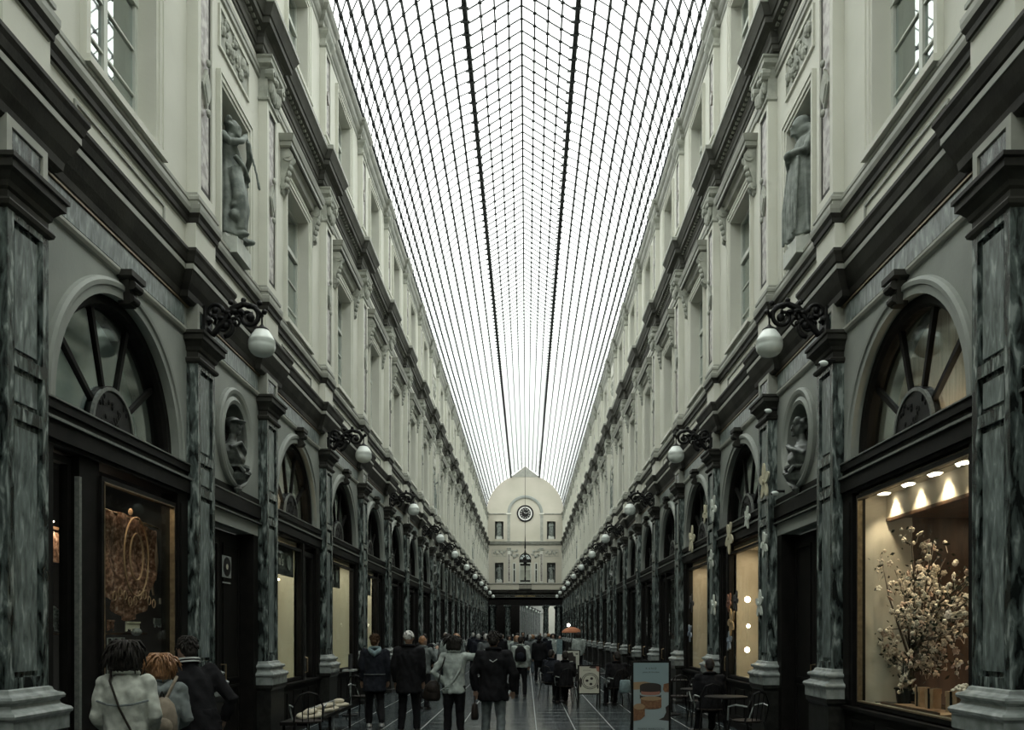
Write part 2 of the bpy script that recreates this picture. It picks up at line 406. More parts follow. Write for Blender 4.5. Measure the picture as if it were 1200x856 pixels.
E['keystone'] = m.mesh('keystone', 'cornice')
def bayspan(c, h): return c-h+HP, c+h-HP

def shop_parts(h):
    """transom beam, stall riser, jamb posts of one shop front; h = half length of the bay"""
    c = h-HP
    t = MB(); t.box(-.22, .02, -c, c, 3.40, 3.80); t.box(.02, .05, -c, c, 3.44, 3.60); t.box(.02, .045, -c, c, 3.70, 3.78)
    e = MB(); e.box(.02, .075, -c, c, 3.60, 3.625); e.box(.02, .06, -c, c, 3.785, 3.80)
    s = MB(); s.box(-.2, .02, -c, c, 0, .84); s.box(.02, .05, -c, c, 0, .14)
    for k in (-1, 0, 1): s.rect_frame(k*c*.62-.3, k*c*.62+.3, .25, .7, .04, .02, .035)
    s.box(-.24, .07, -c, c, .84, .88)
    p = MB()
    for sy in (-1, 1):
        a, b = sorted((sy*c, sy*(c-.30))); p.box(-.18, .015, a, b, .88, 3.40)
        a, b = sorted((sy*(c-.24), sy*(c-.06))); p.box(.015, .035, a, b, .95, 3.3)
    return t, e, s, p
def lunette(side, tan):
    w = MB(); g = MB()
    w.arc([(RA-.11, -.20), (RA-.11, -.10), (RA, -.08), (RA, -.20)], ZS, 0, PI, 32)
    return w

WALL = {}
for side, X, rz in SIDES:
    WALL[side] = root('wall_'+side, 'long arcaded %s wall of the gallery with marble pilasters, shopfronts and two plastered upper storeys' % side, None, (0, 0, 0), kind='structure')

def wp(side, key, y, name=None, **kw):      # put an element mesh on a wall
    me = E[key]
    return put(name or me.name, me, WALL[side] if kw.get('par') is None else kw['par'], (XL if side == 'left' else XR, y, 0), 0 if side == 'left' else PI)
def sub(par, key, name=None):
    me = E[key]; o = bpy.data.objects.new(name or me.name, me); COL.objects.link(o); o.parent = par; return o

for side, X, rz in SIDES:
    for i, c in enumerate(PC):
        wp(side, 'plinth', c); wp(side, 'base', c)
        s = wp(side, 'shaft', c); sub(s, 'shaft_panel')
        wp(side, 'capital', c)
        b = wp(side, 'block', c); sub(b, 'block_panel')
        o = wp(side, 'cornice_block', c); sub(o, 'corona_block'); wp(side, 'pedestal', c); o = wp(side, 'sill_block', c); sub(o, 'sill_shade')
        s = wp(side, 'upper_shaft', c); sub(s, 'upper_panel'); sub(s, 'diamond')
        wp(side, 'upper_capital', c); o = wp(side, 'cornice2_block', c); sub(o, 'lit_cornice2_edge'); wp(side, 'attic_ped', c)
        s = wp(side, 'attic_shaft', c); sub(s, 'attic_panel')
        wp(side, 'attic_cap', c); wp(side, 'cornice3_block', c)

# long runs, one piece per wall
Y0 = 1.1
L0, L1 = Y0, YEND
LR = {}
C1 = [(0, 5.72), (.03, 5.75), (.04, 5.82), (.08, 5.90), (.12, 6.0), (.13, 6.03), (.13, 6.09), (.15, 6.11), (.17, 6.18), (.19, 6.22), (.19, 6.255), (0, 6.275)]
def run(name, prof, m, d0=-.1):
    mb = MB(); mb.prism([(d0, prof[0][1])]+prof+[(d0, prof[-1][1])], -(L1-L0)/2, (L1-L0)/2); return mb.mesh(name, m)
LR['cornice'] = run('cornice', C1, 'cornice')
LR['corona_strip'] = run('corona_strip', [(.12, 6.025), (.137, 6.028), (.137, 6.088), (.12, 6.092)], 'moulding', d0=.1)
LR['string_course'] = run('string_course', [(0, 5.36), (.03, 5.37), (.045, 5.40), (.045, 5.43), (0, 5.44)], 'moulding')
LR['brass_fillet'] = run('brass_fillet', [(0, 5.70), (.035, 5.70), (.035, 5.72), (0, 5.72)], 'brass')
LR['sill_band'] = run('sill_band', [(0, 6.70), (.04, 6.73), (.045, 6.78), (.07, 6.83), (.085, 6.88), (.085, 6.93), (.04, 6.95), (.04, 6.99), (.055, 7.0), (.055, 7.04), (0, 7.07)], 'moulding')
LR['sill_shade_strip'] = run('sill_shade_strip', [(0, 6.705), (.044, 6.728), (.049, 6.78), (.074, 6.828), (0, 6.835)], 'cornice')  # shade below the sill band, put in as a dark strip
LR['architrave'] = run('architrave', [(0, 10.30), (.03, 10.32), (.03, 10.38), (.045, 10.40), (.045, 10.46), (0, 10.48)], 'moulding')
LR['upper_cornice'] = run('upper_cornice', C2+[(0, 11.27)], 'soffit')  # soffit colour puts the underside shade into the whole run
LR['lit_cornice_edge'] = run('lit_cornice_edge', [(.24, 11.17), (.268, 11.18), (.268, 11.255), (.24, 11.258)], 'moulding', d0=.2)  # lit edge put in as a paler strip along the cornice
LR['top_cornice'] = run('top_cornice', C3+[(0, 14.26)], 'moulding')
LR['attic_string'] = run('attic_string', [(0, 11.66), (.03, 11.68), (.04, 11.72), (0, 11.74)], 'moulding')
mb = MB()
y = -(L1-L0)/2
while y < (L1-L0)/2:
    mb.box(.05, .115, y, y+.07, 10.885, 10.93); y += .14
LR['dentil_course'] = mb.mesh('dentil_course', 'moulding')
mb = MB(); y = -(L1-L0)/2
while y < (L1-L0)/2:
    mb.box(.13, .165, y, y+.035, 6.115, 6.16); y += .07
pass
for side, X, rz in SIDES:
    for k, me in LR.items():
        o = put(k, me, WALL[side], (X, (L0+L1)/2, 0), rz)
        if 'course' in k and k != 'string_course': o['kind'] = 'stuff'

# frieze slabs, arch walls, upper walls, window surrounds per bay
def wall_upper(half, win):
    m = MB(); a = win
    m.rect_hole(-half, half, 6.26, 11.27, -a[0], a[0], a[1], a[2], -.34, 0)
    return m
WZ = (.72, 7.12, 9.47)
AZ = (.66, 11.80, 13.50)
NZ = (.55, 7.0, 9.13)
def surround(hw, z0, z1, sill=True):
    m = MB()
    for w0, w1, d in ((0, .05, .03), (.05, .115, .05), (.115, .145, .065)):
        m.box(0, d, -hw-w1, -hw-w0, z0, z1+w1); m.box(0, d, hw+w0, hw+w1, z0, z1+w1); m.box(0, d, -hw-w0, hw+w0, z1+w0, z1+w1)
    if sill: m.box(0, .10, -hw-.15, hw+.15, z0-.07, z0)
    return m
E['surround'] = surround(*WZ).mesh('window_surround', 'plaster')
E['attic_surround'] = surround(*AZ).mesh('attic_window_surround', 'plaster')
E['niche_surround'] = surround(*NZ, sill=False).mesh('niche_surround', 'plaster')
m = MB(); m.loftU(.98, .08, [(0, 9.78), (.02, 9.86), (.04, 9.88), (.10, 9.91), (.12, 9.92), (.12, 9.99), (.14, 10.0), (.16, 10.06), (.17, 10.10), (.0, 10.14)])
m.cur = 1; m.box(0, .185, -1.06, 1.06, 9.895, 9.915); E['hood'] = m.mesh('window_hood', ['moulding', 'soffit'])  # thin dark slab stands in for the shade under the hood
m = MB()
m.prism([(0, 9.14), (.03, 9.16), (.05, 9.24), (.07, 9.4), (.12, 9.55), (.17, 9.68), (.18, 9.84), (.14, 9.9), (0, 9.9)], -.075, .075)
for z, r, d in ((9.76, .085, .13), (9.26, .055, .05)):
    for sy in (-1, 1):
        m.tube([(d, sy*.07, z), (d, sy*.095, z)], r, 12); m.tube([(d, sy*.095, z), (d, sy*.105, z)], r*.4, 8)
for k in range(4): m.ellipsoid((.07+.025*k, 0, 9.3+.1*k), (.05, .06, .06), 8, 6)
E['console'] = m.mesh('console', 'plaster_b')
m = MB(); m.box(-.30, 0, -.95, .95, 6.38, 6.40); m.box(0, .02, -1.0, 1.0, 6.62, 6.66); E['apron'] = m.mesh('apron_moulding', 'moulding')
m = MB()
m.rect_frame(-.95, .95, 6.42, 6.60, .03, 0, .02); E['apron'] = m.mesh('apron_moulding', 'moulding')

# relief: deterministic foliage boss field
def relief(m, hy, z0, z1, d, n, rr, seed):
    q = random.Random(seed)
    for i in range(n):
        y = -hy+2*hy*(i+.5)/n; z = (z0+z1)/2+(z1-z0)*.30*sin(i*1.9)
        m.ellipsoid((d, y, z), (rr*.7, rr*q.uniform(.7, 1.1), rr*q.uniform(.8, 1.4)), 8, 5)
        for k in range(3):
            a = q.uniform(0, 2*PI); m.ellipsoid((d-.01, y+cos(a)*rr*1.3, z+sin(a)*rr*1.3), (rr*.4, rr*.5, rr*.5), 6, 4)
        pts = [(d, y+rr*1.2*cos(t)*(1-t/9), z+rr*1.2*sin(t)*(1-t/9)) for t in [j*.7 for j in range(9)]]
        m.tube(pts, rr*.22, 5)
    return m
m = MB(); m.rect_frame(-.58, .58, 9.66, 10.16, .04, 0, .03); m.cur = 1; m.box(-.02, 0.004, -.58, .58, 9.66, 10.16); relief(m, .54, 9.68, 10.14, .02, 9, .07, 3)
E['relief'] = m.mesh('relief_panel', ['plaster', 'plaster_b'])
m = MB(); m.rect_frame(-.5, .5, 12.0, 13.2, .05, 0, .04); m.cur = 1; relief(m, .42, 12.2, 13.0, .02, 8, .10, 4); E['attic_relief'] = m.mesh('attic_relief_panel', ['plaster', 'plaster_b'])
# windows
def window_parts(hw, z0, z1, rows, key):
    zt = z0+(z1-z0)*.68
    f = MB(); d0, d1 = -.24, -.18
    f.rect_frame(-hw+.06, hw-.06, z0+.06, z1-.06, .06, d0, d1)
    f.box(d0, d1, -.04, .04, z0, z1); f.box(d0, d1+.01, -hw, hw, zt-.04, zt+.04)
    for s in (-1, 1):
        f.rect_frame(*sorted((s*.04, s*(hw-.06))), z0+.06, zt-.04, -.0, d0, d1) if False else None
        for k in range(1, rows):
            zz = z0+.06+(zt-.04-z0-.06)*k/rows
            f.box(d0+.02, d1-.01, *sorted((s*.04, s*(hw-.06))), zz-.012, zz+.012)
    E[key+'_frame'] = f.mesh('window_frame', 'winframe')
    zs = [z0+.06+(zt-.04-z0-.06)*k/rows for k in range(rows+1)]
    for k in range(rows+1):
        a, b = (zs[k]+.012, zs[k+1]-.012) if k < rows else (zt+.04, z1-.06)
        g = MB(); g.box(-.215, -.21, .042, hw-.062, a, b)
        E['%s_pane%d' % (key, k)] = g.mesh('pane', 'winglass')
        g = MB(); g.box(-.215, -.21, -hw+.062, -.042, a, b)
        E['%s_panf%d' % (key, k)] = g.mesh('pane', 'winglass')
    c = MB()
    n = 14
    for s in (-1, 1):
        pts = []
        y0, y1 = (s*hw, s*hw*.35)
        prof = [(y0+(y1-y0)*i/n, -.32+.02*(i % 2)) for i in range(n+1)]
        vs = [(x, y, z0) for y, x in prof]+[(x, y, z1) for y, x in prof]
        c.add(vs, [(i, i+1, n+2+i, n+1+i) for i in range(n)])
    E[key+'_curtain'] = c.mesh('curtain', 'curtain', fix=False)
window_parts(*WZ, 3, 'w'); window_parts(*AZ, 2, 'a')
ARC = {}
wn_ = [0]
def bay_label(side, i, kind):
    return '%s from the camera, %s wall' % (ORD[i], side)
windows = {'left': 0, 'right': 0}
WC = [0]
def window(side, y, key, rows, label):
    WC[0] += 1
    r = root('window_%d' % WC[0], label, None, W(side, 0, y, 0), 0 if side == 'left' else PI, kind='structure')
    put('window_frame', E[key+'_frame'], r); 
    for k in range(rows+1): put('pane', E['%s_pane%d' % (key, k)], r); put('pane', E['%s_panf%d' % (key, k)], r)
    put('curtain', E[key+'_curtain'], r)
    return r
# fan lights
m = MB(); m.arc([(RA-.12, -.20), (RA-.12, -.10), (RA-.09, -.06), (RA, -.06), (RA, -.20)], ZS, 0, PI, 32)
m.box(-.2, -.08, -RA, RA, ZS, ZS+.06); E['lun_frame'] = m.mesh('window_frame', 'wood')
for k, a in enumerate((36, 72, 108, 144)):
    m = MB(); t = math.radians(a); u = Vector((0, cos(t), sin(t))); p = Vector((0, -sin(t), cos(t)))
    w0, w1 = .022, .03
    A = u*.40; B = u*(RA-.10); q = [A-p*w0, A+p*w0, B+p*w1, B-p*w1]
    m.extrude([(v.y, v.z+ZS) for v in q], -.18, -.13); E['spoke%d' % k] = m.mesh('glazing_bar', 'wood')
m = MB(); n = 20; m.extrude([(.42*cos(PI*i/n), ZS+.47*sin(PI*i/n)) for i in range(n+1)], -.20, -.10)
m.cur = 1; m.arc([(.42, -.12), (.42, -.085), (.455, -.085), (.455, -.12)], ZS, 0, PI, 20)
q = random.Random(5)
m.cur = 0
for i in range(34):
    a = q.uniform(.1, PI-.1); r = q.uniform(.05, .38); m.ellipsoid((-.10, r*cos(a), ZS+r*sin(a)*1.05), (.014, .02, .03), 6, 4)
E['hub'] = m.mesh('fan_hub', ['iron', 'woodedge'])
for k in range(5):
    a0, a1 = [math.radians(v) for v in ((0, 36), (36, 72), (72, 108), (108, 144), (144, 180))[k]]
    m = MB(); n = 6; pts = [(.40*cos(a0+(a1-a0)*i/n), ZS+.40*sin(a0+(a1-a0)*i/n)) for i in range(n+1)]+[((RA-.1)*cos(a1-(a1-a0)*i/n), ZS+(RA-.1)*sin(a1-(a1-a0)*i/n)) for i in range(n+1)]
    m.extrude(pts, -.160, -.155); E['fan_pane%d' % k] = m.mesh('pane', 'lunglass')
def lunette_window(side, y, label, back='curtain_teal'):
    WC[0] += 1
    r = root('window_%d' % WC[0], label, None, W(side, 0, y, 0), 0 if side == 'left' else PI, kind='structure')
    put('window_frame', E['lun_frame'], r); put('fan_hub', E['hub'], r)
    for k in range(4): put('glazing_bar', E['spoke%d' % k], r)
    for k in range(5): put('pane', E['fan_pane%d' % k], r)
    if ('lb'+back) not in E:
        m = MB(); n = 24; pts = [((RA)*cos(PI*i/n), ZS+(RA)*sin(PI*i/n)) for i in range(n+1)]; m.extrude(pts, -.50, -.46); E['lb'+back] = m.mesh('drape', back)
    put('drape', E['lb'+back], r)
    return r

E['mframe'] = MB().arc([(.48, -.05), (.48, .04), (.53, .06), (.58, .035), (.62, .06), (.67, .075), (.70, .05), (.70, -.02)], 4.49, 0, 2*PI, 40, closed=True).mesh('medallion_frame', 'gplaster')
m = MB(); m.ellipsoid((-.22, 0, 4.49), (.06, .5, .5), 16, 10); E['mback'] = m.mesh('medallion_back', 'dark')
NB = {'left': 0, 'right': 0}
WB = {'left': 0, 'right': 0}
NARROW = []; WIDE = []
for i in range(len(PC)-1):
    c = (PC[i]+PC[i+1])/2; h = (PC[i+1]-PC[i])/2
    (NARROW if h < 1.6 else WIDE).append((i, c, h))
cache = {}
def cm(key, fn):
    if key not in cache: cache[key] = fn()
    return cache[key]
for side, X, rz in SIDES:
    wl = WALL[side]
    def P(name, me, y, par=None, **kw): return put(name, me, par or wl, (X, y, 0), rz, **kw)
    for n, (i, c, h) in enumerate(WIDE):
        hk = round(h, 2)
        P('arch_wall', cm(('sp', hk), lambda: spandrel(h)), c)
        P('archivolt', E['archivolt'], c); P('keystone', E['keystone'], c)
        def fs():
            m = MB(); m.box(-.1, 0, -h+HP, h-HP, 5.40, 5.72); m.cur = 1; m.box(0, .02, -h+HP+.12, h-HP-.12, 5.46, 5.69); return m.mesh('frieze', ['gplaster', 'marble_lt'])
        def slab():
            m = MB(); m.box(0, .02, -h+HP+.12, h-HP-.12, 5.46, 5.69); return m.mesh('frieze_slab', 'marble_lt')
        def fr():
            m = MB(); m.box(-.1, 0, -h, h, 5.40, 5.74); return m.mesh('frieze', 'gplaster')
        f = P('frieze', cm(('fr', hk), fr), c); put('frieze_slab', cm(('fs', hk), slab), f)
        def up():
            m = MB(); m.rect_hole(-h, h, 6.26, 11.27, -WZ[0], WZ[0], WZ[1], WZ[2], -.36, 0); return m.mesh('upper_wall', 'plaster')
        P('upper_wall', cm(('up', hk), up), c)
        def at():
            m = MB(); m.rect_hole(-h, h, 11.27, 14.26, -AZ[0], AZ[0], AZ[1], AZ[2], -.36, 0); return m.mesh('attic_wall', 'plaster')
        P('attic_wall', cm(('at', hk), at), c)
        P('window_surround', E['surround'], c); P('attic_window_surround', E['attic_surround'], c)
        P('window_hood', E['hood'], c); P('apron_moulding', E['apron'], c)
        for s in (-1, 1): P('console', E['console'], c+s*.97)
        t, e, s_, p_ = cm(('shop', hk), lambda: [q.mesh(nm, mm) for q, nm, mm in zip(shop_parts(h), ('transom', 'transom_edge', 'stall_riser', 'jamb'), ('wood', 'woodedge', 'wood', 'wood'))])
        o = P('transom', t, c); put('transom_edge', e, o)
        if not (side == 'left' and i == 1): P('stall_riser', s_, c)
        P('shopfront_jamb', p_, c)
        window(side, c, 'w', 3, '%s tall window from the camera on the main upper storey, %s wall' % (ORD[n], side))
        window(side, c, 'a', 2, '%s attic window from the camera just under the glass roof, %s wall' % (ORD[n], side))
        if (side, i) in (('right', 1), ('left', 3)):
            l_ = bpy.data.lights.new('lunette_fill', 'AREA'); l_.shape = 'RECTANGLE'; l_.size = .12; l_.size_y = 1.8; l_.energy = 9; l_.color = (1, .74, .5)  # added fill light between fanlight glass and drape, makes the lunette glow
            lo = bpy.data.objects.new('lunette_fill', l_); COL.objects.link(lo); lo.parent = wl; lo.location = W(side, -.34, c, 3.84); lo.rotation_euler = (0, PI+(.25 if side == 'left' else -.25), 0)
        lunette_window(side, c, '%s half-round fanlight from the camera over the shops, %s wall' % (ORD[n], side), 'curtain_tan' if (side == 'right' and i <= 1) or (side == 'left' and i == 3) else ('curtain_teal' if n < 4 else 'dark'))
    for n, (i, c, h) in enumerate(NARROW):
        def nw():
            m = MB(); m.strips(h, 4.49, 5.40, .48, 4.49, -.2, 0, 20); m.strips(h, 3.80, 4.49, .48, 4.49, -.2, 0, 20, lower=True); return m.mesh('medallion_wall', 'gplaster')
        P('medallion_wall', cm('nw', nw), c); P('medallion_frame', E['mframe'], c); P('medallion_back', E['mback'], c)
        def nf():
            m = MB(); m.box(-.1, 0, -h, h, 5.40, 5.74); return m.mesh('frieze', 'gplaster')
        def ns():
            m = MB(); m.box(0, .02, -h+HP+.1, h-HP-.1, 5.46, 5.69); return m.mesh('frieze_slab', 'marble_lt')
        f = P('frieze', cm('nf', nf), c); put('frieze_slab', cm('ns', ns), f)
        def nh():
            m = MB(); q = h-HP; m.box(-.3, .02, -q, q, 3.42, 3.80); m.box(.02, .05, -q, q, 3.5, 3.68); m.cur = 1; m.box(.02, .06, -q, q, 3.685, 3.70); m.box(.02, .055, -q, q, 3.42, 3.435); return m.mesh('door_header', ['wood', 'woodedge'])
        P('door_header', cm('nh', nh), c)
        def nl():
            m = MB(); q = h-HP; m.box(-.3, .0, -q, q, 3.24, 3.42); return m.mesh('lintel', 'gplaster')
        P('lintel', cm('nl', nl), c)
        def nj():
            m = MB(); q = h-HP
            for s in (-1, 1): m.box(-.28, 0, *sorted((s*q, s*(q-.22))), 0, 3.24)
            return m.mesh('door_jamb', 'wood')
        P('door_jamb', cm('nj', nj), c)
        def nu():
            m = MB(); m.rect_hole(-h, h, 6.26, 11.27, -NZ[0], NZ[0], NZ[1], NZ[2], -.5, 0); return m.mesh('niche_wall', 'plaster')
        P('niche_wall', cm('nu', nu), c)
        def nb():
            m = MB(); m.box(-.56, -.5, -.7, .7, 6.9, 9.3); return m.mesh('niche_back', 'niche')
        P('niche_back', cm('nb', nb), c)
        P('niche_surround', E['niche_surround'], c); P('relief_panel', E['relief'], c)
        def na():
            m = MB(); m.box(-.36, 0, -h, h, 11.27, 14.26); return m.mesh('attic_wall', 'plaster')
        P('attic_wall', cm('na', na), c); P('attic_relief_panel', E['attic_relief'], c)
        # door
        D = root('door_%d' % ((side == 'right')*len(NARROW)+n+1), 'dark panelled double door in the %s narrow bay, %s wall' % (ORD[n], side), None, W(side, 0, c, 0), rz, kind='structure')
        def dl():
            m = MB(); m.box(-.26, -.2, .005, .88, .02, 3.2)
            for z0, z1 in ((.2, .95), (1.1, 3.0)): m.rect_frame(.15, .74, z0, z1, .04, -.2, -.18)
            return m.mesh('door_leaf', 'wood')
        me = cm('dl', dl); put('door_leaf', me, D); 
        def dm():
            m = MB(); m.box(-.26, -.2, -.88, -.005, .02, 3.2)
            for z0, z1 in ((.2, .95), (1.1, 3.0)): m.rect_frame(-.74, -.15, z0, z1, .04, -.2, -.18)
            return m.mesh('door_leaf', 'wood')
        put('door_leaf', cm('dm', dm), D)
        def dh():
            m = MB(); m.tube([(-.2, .06, 1.0), (-.13, .06, 1.0), (-.13, .06, 1.3), (-.2, .06, 1.3)], .012, 6); return m.mesh('door_handle', 'brass')
        put('door_handle', cm('dh', dh), D)
    # carcass behind the facade: back wall, floor slabs and party walls
    m = MB()
    m.box(-2.8, -2.7, -(L1-L0)/2, (L1-L0)/2, 0, 14.3)
    m.box(-2.8, -.23, -(L1-L0)/2, (L1-L0)/2, 5.3, 5.7); m.box(-2.8, -.35, -(L1-L0)/2, (L1-L0)/2, 14.2, 14.3); m.box(-2.8, -.36, -(L1-L0)/2, (L1-L0)/2, 11.3, 11.5)
    mid = (L0+L1)/2
    for c in PC:
        yy = (c-mid)*(1 if side == 'left' else -1)
        m.box(-2.7, -.01, yy-.28, yy+.28, 0, 5.70); m.box(-2.7, -.3, yy-.2, yy+.2, 5.70, 14.2)
        pass
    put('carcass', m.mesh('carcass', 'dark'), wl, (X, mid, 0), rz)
# ------------------------------------------------------------------ rear extension behind the viewpoint, plain
for side, X, rz in SIDES:
    m = MB(); m.box(-.5, 0, -14.035, 14.035, 0, 14.26)
    put('rear_wall_run', m.mesh('rear_wall_run', 'plaster'), WALL[side], (X, -10.965, 0), rz)
wb = root('wall_back', 'plain end wall far behind the viewpoint', None, (XC, -25, 0), kind='structure')
put('end_screen', MB().box(-4.2, 4.2, -.2, 0, 0, 18.5).mesh('end_screen', 'plaster'), wb)

# ------------------------------------------------------------------ floor
FZ = 0.0
fl = root('floor', 'dark wet stone paving in large squares with pale joints', None, (0, 0, 0), kind='structure')
put('joint_bed', MB().box(-4.4, 4.2, -25, 96, -.1, -.006).mesh('joint_bed', 'joint'), fl)
xs = [-4.72+.7*k for k in range(14)]
tme = {}
def tilemesh(w):
    k = round(w, 3)
    if k not in tme:
        m = MB(); g = .010; m.loft([(0, 0, -.02, 1, 1)], 4) if False else None
        x = w/2-g; yv = .35-g; b = .006
        vs = [(-x, -yv, -.02), (x, -yv, -.02), (x, yv, -.02), (-x, yv, -.02), (-x, -yv, -.003), (x, -yv, -.003), (x, yv, -.003), (-x, yv, -.003),
              (-x+b, -yv+b, 0), (x-b, -yv+b, 0), (x-b, yv-b, 0), (-x+b, yv-b, 0)]
        m.add(vs, [(0,1,5,4),(1,2,6,5),(2,3,7,6),(3,0,4,7),(4,5,9,8),(5,6,10,9),(6,7,11,10),(7,4,8,11),(8,9,10,11)])
        tme[k] = m.mesh('paving_slab', 'tile')
    return tme[k]
stuff = MB(); nt = 0
cells = []
for r in range(-34, 136):
    for a, b in zip(xs[:-1], xs[1:]):
        a2, b2 = max(a, -4.38), min(b, 4.16)
        if b2-a2 < .08: continue
        cells.append(((a2+b2)/2, r*.7+.35, b2-a2))
for x, y, w in cells:
    if 14 <= y < 31.5 and nt < 300:
        nt += 1; put('paving_slab', tilemesh(w), fl, (x, y, R.uniform(-.0012, .0012)), (R.uniform(-.002, .002), R.uniform(-.002, .002), 0))
    else:
        me = tilemesh(w); dz = R.uniform(-.001, .001)
        stuff.add([(v.co.x+x, v.co.y+y, v.co.z+dz) for v in me.vertices], [list(p.vertices) for p in me.polygons])
put('distant_paving', stuff.mesh('distant_paving', 'tile', fix=False), fl, kind='stuff')

# ------------------------------------------------------------------ glass roof
ZR, RR = 14.22, 4.02
ce = root('ceiling', 'long barrel vault of small glass panes on thin iron bars with a raised ridge lantern', None, (XC, 0, 0), kind='structure')
YA, YB = -25.0, YEND
angs = [2+6*k for k in range(12)]                       # glazing bars, degrees from the spring
AL = math.acos(1.46/RR)                                 # rail angle
def vp(a, r=RR): return (-r*cos(a), ZR+r*sin(a))        # left half; mirrored for right
ZL = ZR+RR*sin(AL)+.22; ZA = 19.06                       # lantern eave and ridge
lat = [(1.46*(1-k/4), ZL+(ZA-ZL)*k/4) for k in range(5)]
def longbar(x, z, w, h, name, m):
    put(name, MB().box(-w/2, w/2, YA, YB, -h/2, h/2).mesh(name, m), ce, (x, 0, z))
for sgn in (-1, 1):
    for a in angs:
        t = math.radians(a); x, z = RR*cos(t), ZR+RR*sin(t)
        o = put('glazing_bar', cm('gbar', lambda: MB().box(-.020, .020, YA, YB, -.03, .03).mesh('glazing_bar', 'bar')), ce, (sgn*x, 0, z), (0, -sgn*t, 0))
    put('roof_rail', cm('rail', lambda: MB().box(-.045, .045, YA, YB, -.12, .12).mesh('roof_rail', 'rail')), ce, (sgn*1.46, 0, ZR+RR*sin(AL)+.06))
    put('gutter', cm('gut', lambda: MB().box(-.2, .2, YA, YB, -.05, .05).mesh('gutter', 'rail')), ce, (sgn*4.08, 0, 14.30))
    for k in range(1, 4):
        put('glazing_bar', cm('gbar2', lambda: MB().box(-.022, .022, YA, YB, -.03, .03).mesh('glazing_bar', 'bar')), ce, (sgn*lat[k][0], 0, lat[k][1]))
put('ridge_bar', MB().box(-.03, .03, YA, YB, -.04, .04).mesh('ridge_bar', 'rail'), ce, (0, 0, ZA))
# transverse lap joints and ribs
m = MB(); clip = MB()
nstep = int((YB-YA)/.5)
arcpts = [(cos(AL*k/10)*RR, ZR+RR*sin(AL*k/10)) for k in range(11)]
for j in range(nstep):
    y = YA+.5*j+.25
    if y < 2: continue
    for s in (-1, 1):
        m.tube([(s*x, y, z) for x, z in arcpts], .018, 3)
        m.tube([(s*x, y, z) for x, z in lat], .024, 3)
        for a in angs:
            t = math.radians(a); x, z = s*RR*cos(t), ZR+RR*sin(t)-.02
            clip.box(x-.042, x+.042, y-.05, y+.05, z-.03, z+.02)
        for lx, lz in lat[1:4]: clip.box(s*lx-.055, s*lx+.055, y-.035, y+.035, lz-.03, lz)
        clip.box(s*1.46-.15, s*1.46+.10, y-.025, y+.025, ZR+RR*sin(AL)-.1, ZR+RR*sin(AL)-.06)
put('lap_joints', m.mesh('lap_joints', 'bar', fix=False), ce, kind='stuff')
put('glass_clips', clip.mesh('glass_clips', 'bar', fix=False), ce, kind='stuff')
# panes
edges = [math.radians(v) for v in [0]+angs]+[AL]
strips = []
for s in (-1, 1):
    for a, b in zip(edges[:-1], edges[1:]):
        if b-a < .01: continue
        strips.append(((s*RR*cos(a), ZR+RR*sin(a)), (s*RR*cos(b), ZR+RR*sin(b))))
    strips.append(((s*1.46, ZR+RR*sin(AL)), (s*1.46, ZL)))
    for k in range(4): strips.append((lat[k] if s > 0 else (-lat[k][0], lat[k][1]), lat[k+1] if s > 0 else (-lat[k+1][0], lat[k+1][1])))
far = MB(); npane = 0; pm = []
for (x0, z0), (x1, z1) in strips:
    q = MB(); q.add([(x0, -.25, z0+.004), (x1, -.25, z1+.004), (x1, .26, z1+.014), (x0, .26, z0+.014)], [(0, 1, 2, 3)])
    pm.append(q.mesh('glass_pane', 'roofglass', fix=False))
for j in range(nstep):
    y = YA+.5*j
    near = 18.5 <= y < 27.5
    for k, ((x0, z0), (x1, z1)) in enumerate(strips):
        if near and npane < 300: put('glass_pane', pm[k], ce, (0, y, 0)); npane += 1
        else: far.add([(x0, y-.25, z0+.004), (x1, y-.25, z1+.004), (x1, y+.26, z1+.014), (x0, y+.26, z0+.014)], [(0, 1, 2, 3)])
put('distant_panes', far.mesh('distant_panes', 'roofglass', fix=False), ce, kind='stuff')

# ------------------------------------------------------------------ end wall at the far end of the gallery (faces -y)
# built in (x=out towards viewer, y, z) wall coordinates, turned by -90 degrees about z
we = root('wall_far', 'pale far end wall with clock, statue niches and three-part window over a dark passage', None, (XC, YEND, 0), -PI/2, kind='structure')
def EW(name, mb, mats, par=None, **kw): return put(name, mb.mesh(name, mats), par or we, **kw)
m = MB()
HW = 4.05
ZC2 = 11.2
# masonry: rows of boxes round the openings
def rowboxes(m, z0, z1, holes, x0=-.5, x1=0):
    y = -HW
    for a, b in sorted(holes):
        m.box(x0, x1, y, a, z0, z1); y = b
    m.box(x0, x1, y, HW, z0, z1)
rowboxes(m, 5.4, 6.95, [])
rowboxes(m, 6.95, 9.05, [(-3.16, -2.26), (-1.3, -.98), (-.62, .62), (.98, 1.3), (2.26, 3.16)])
rowboxes(m, 9.05, 9.45, [(-.62, .62)])
m.strips(HW, 9.45, 10.95, .62, 9.45, -.5, 0, 16)
rowboxes(m, 10.95, 11.5, [])
rowboxes(m, 11.5, 13.35, [(-3.16, -2.26), (2.26, 3.16)])
rowboxes(m, 13.35, 14.22, [])
n = 32
m.extrude([(-RR, 14.22)]+[(-RR*cos(PI*i/n), 14.22+RR*sin(PI*i/n)) for i in range(1, n)]+[(RR, 14.22)], -.5, 0)
EW('masonry', m, 'endplaster')
EW('gable', MB().extrude([(-1.5, 17.98), (1.5, 17.98), (0, 19.1)], -.5, .02), 'moulding')
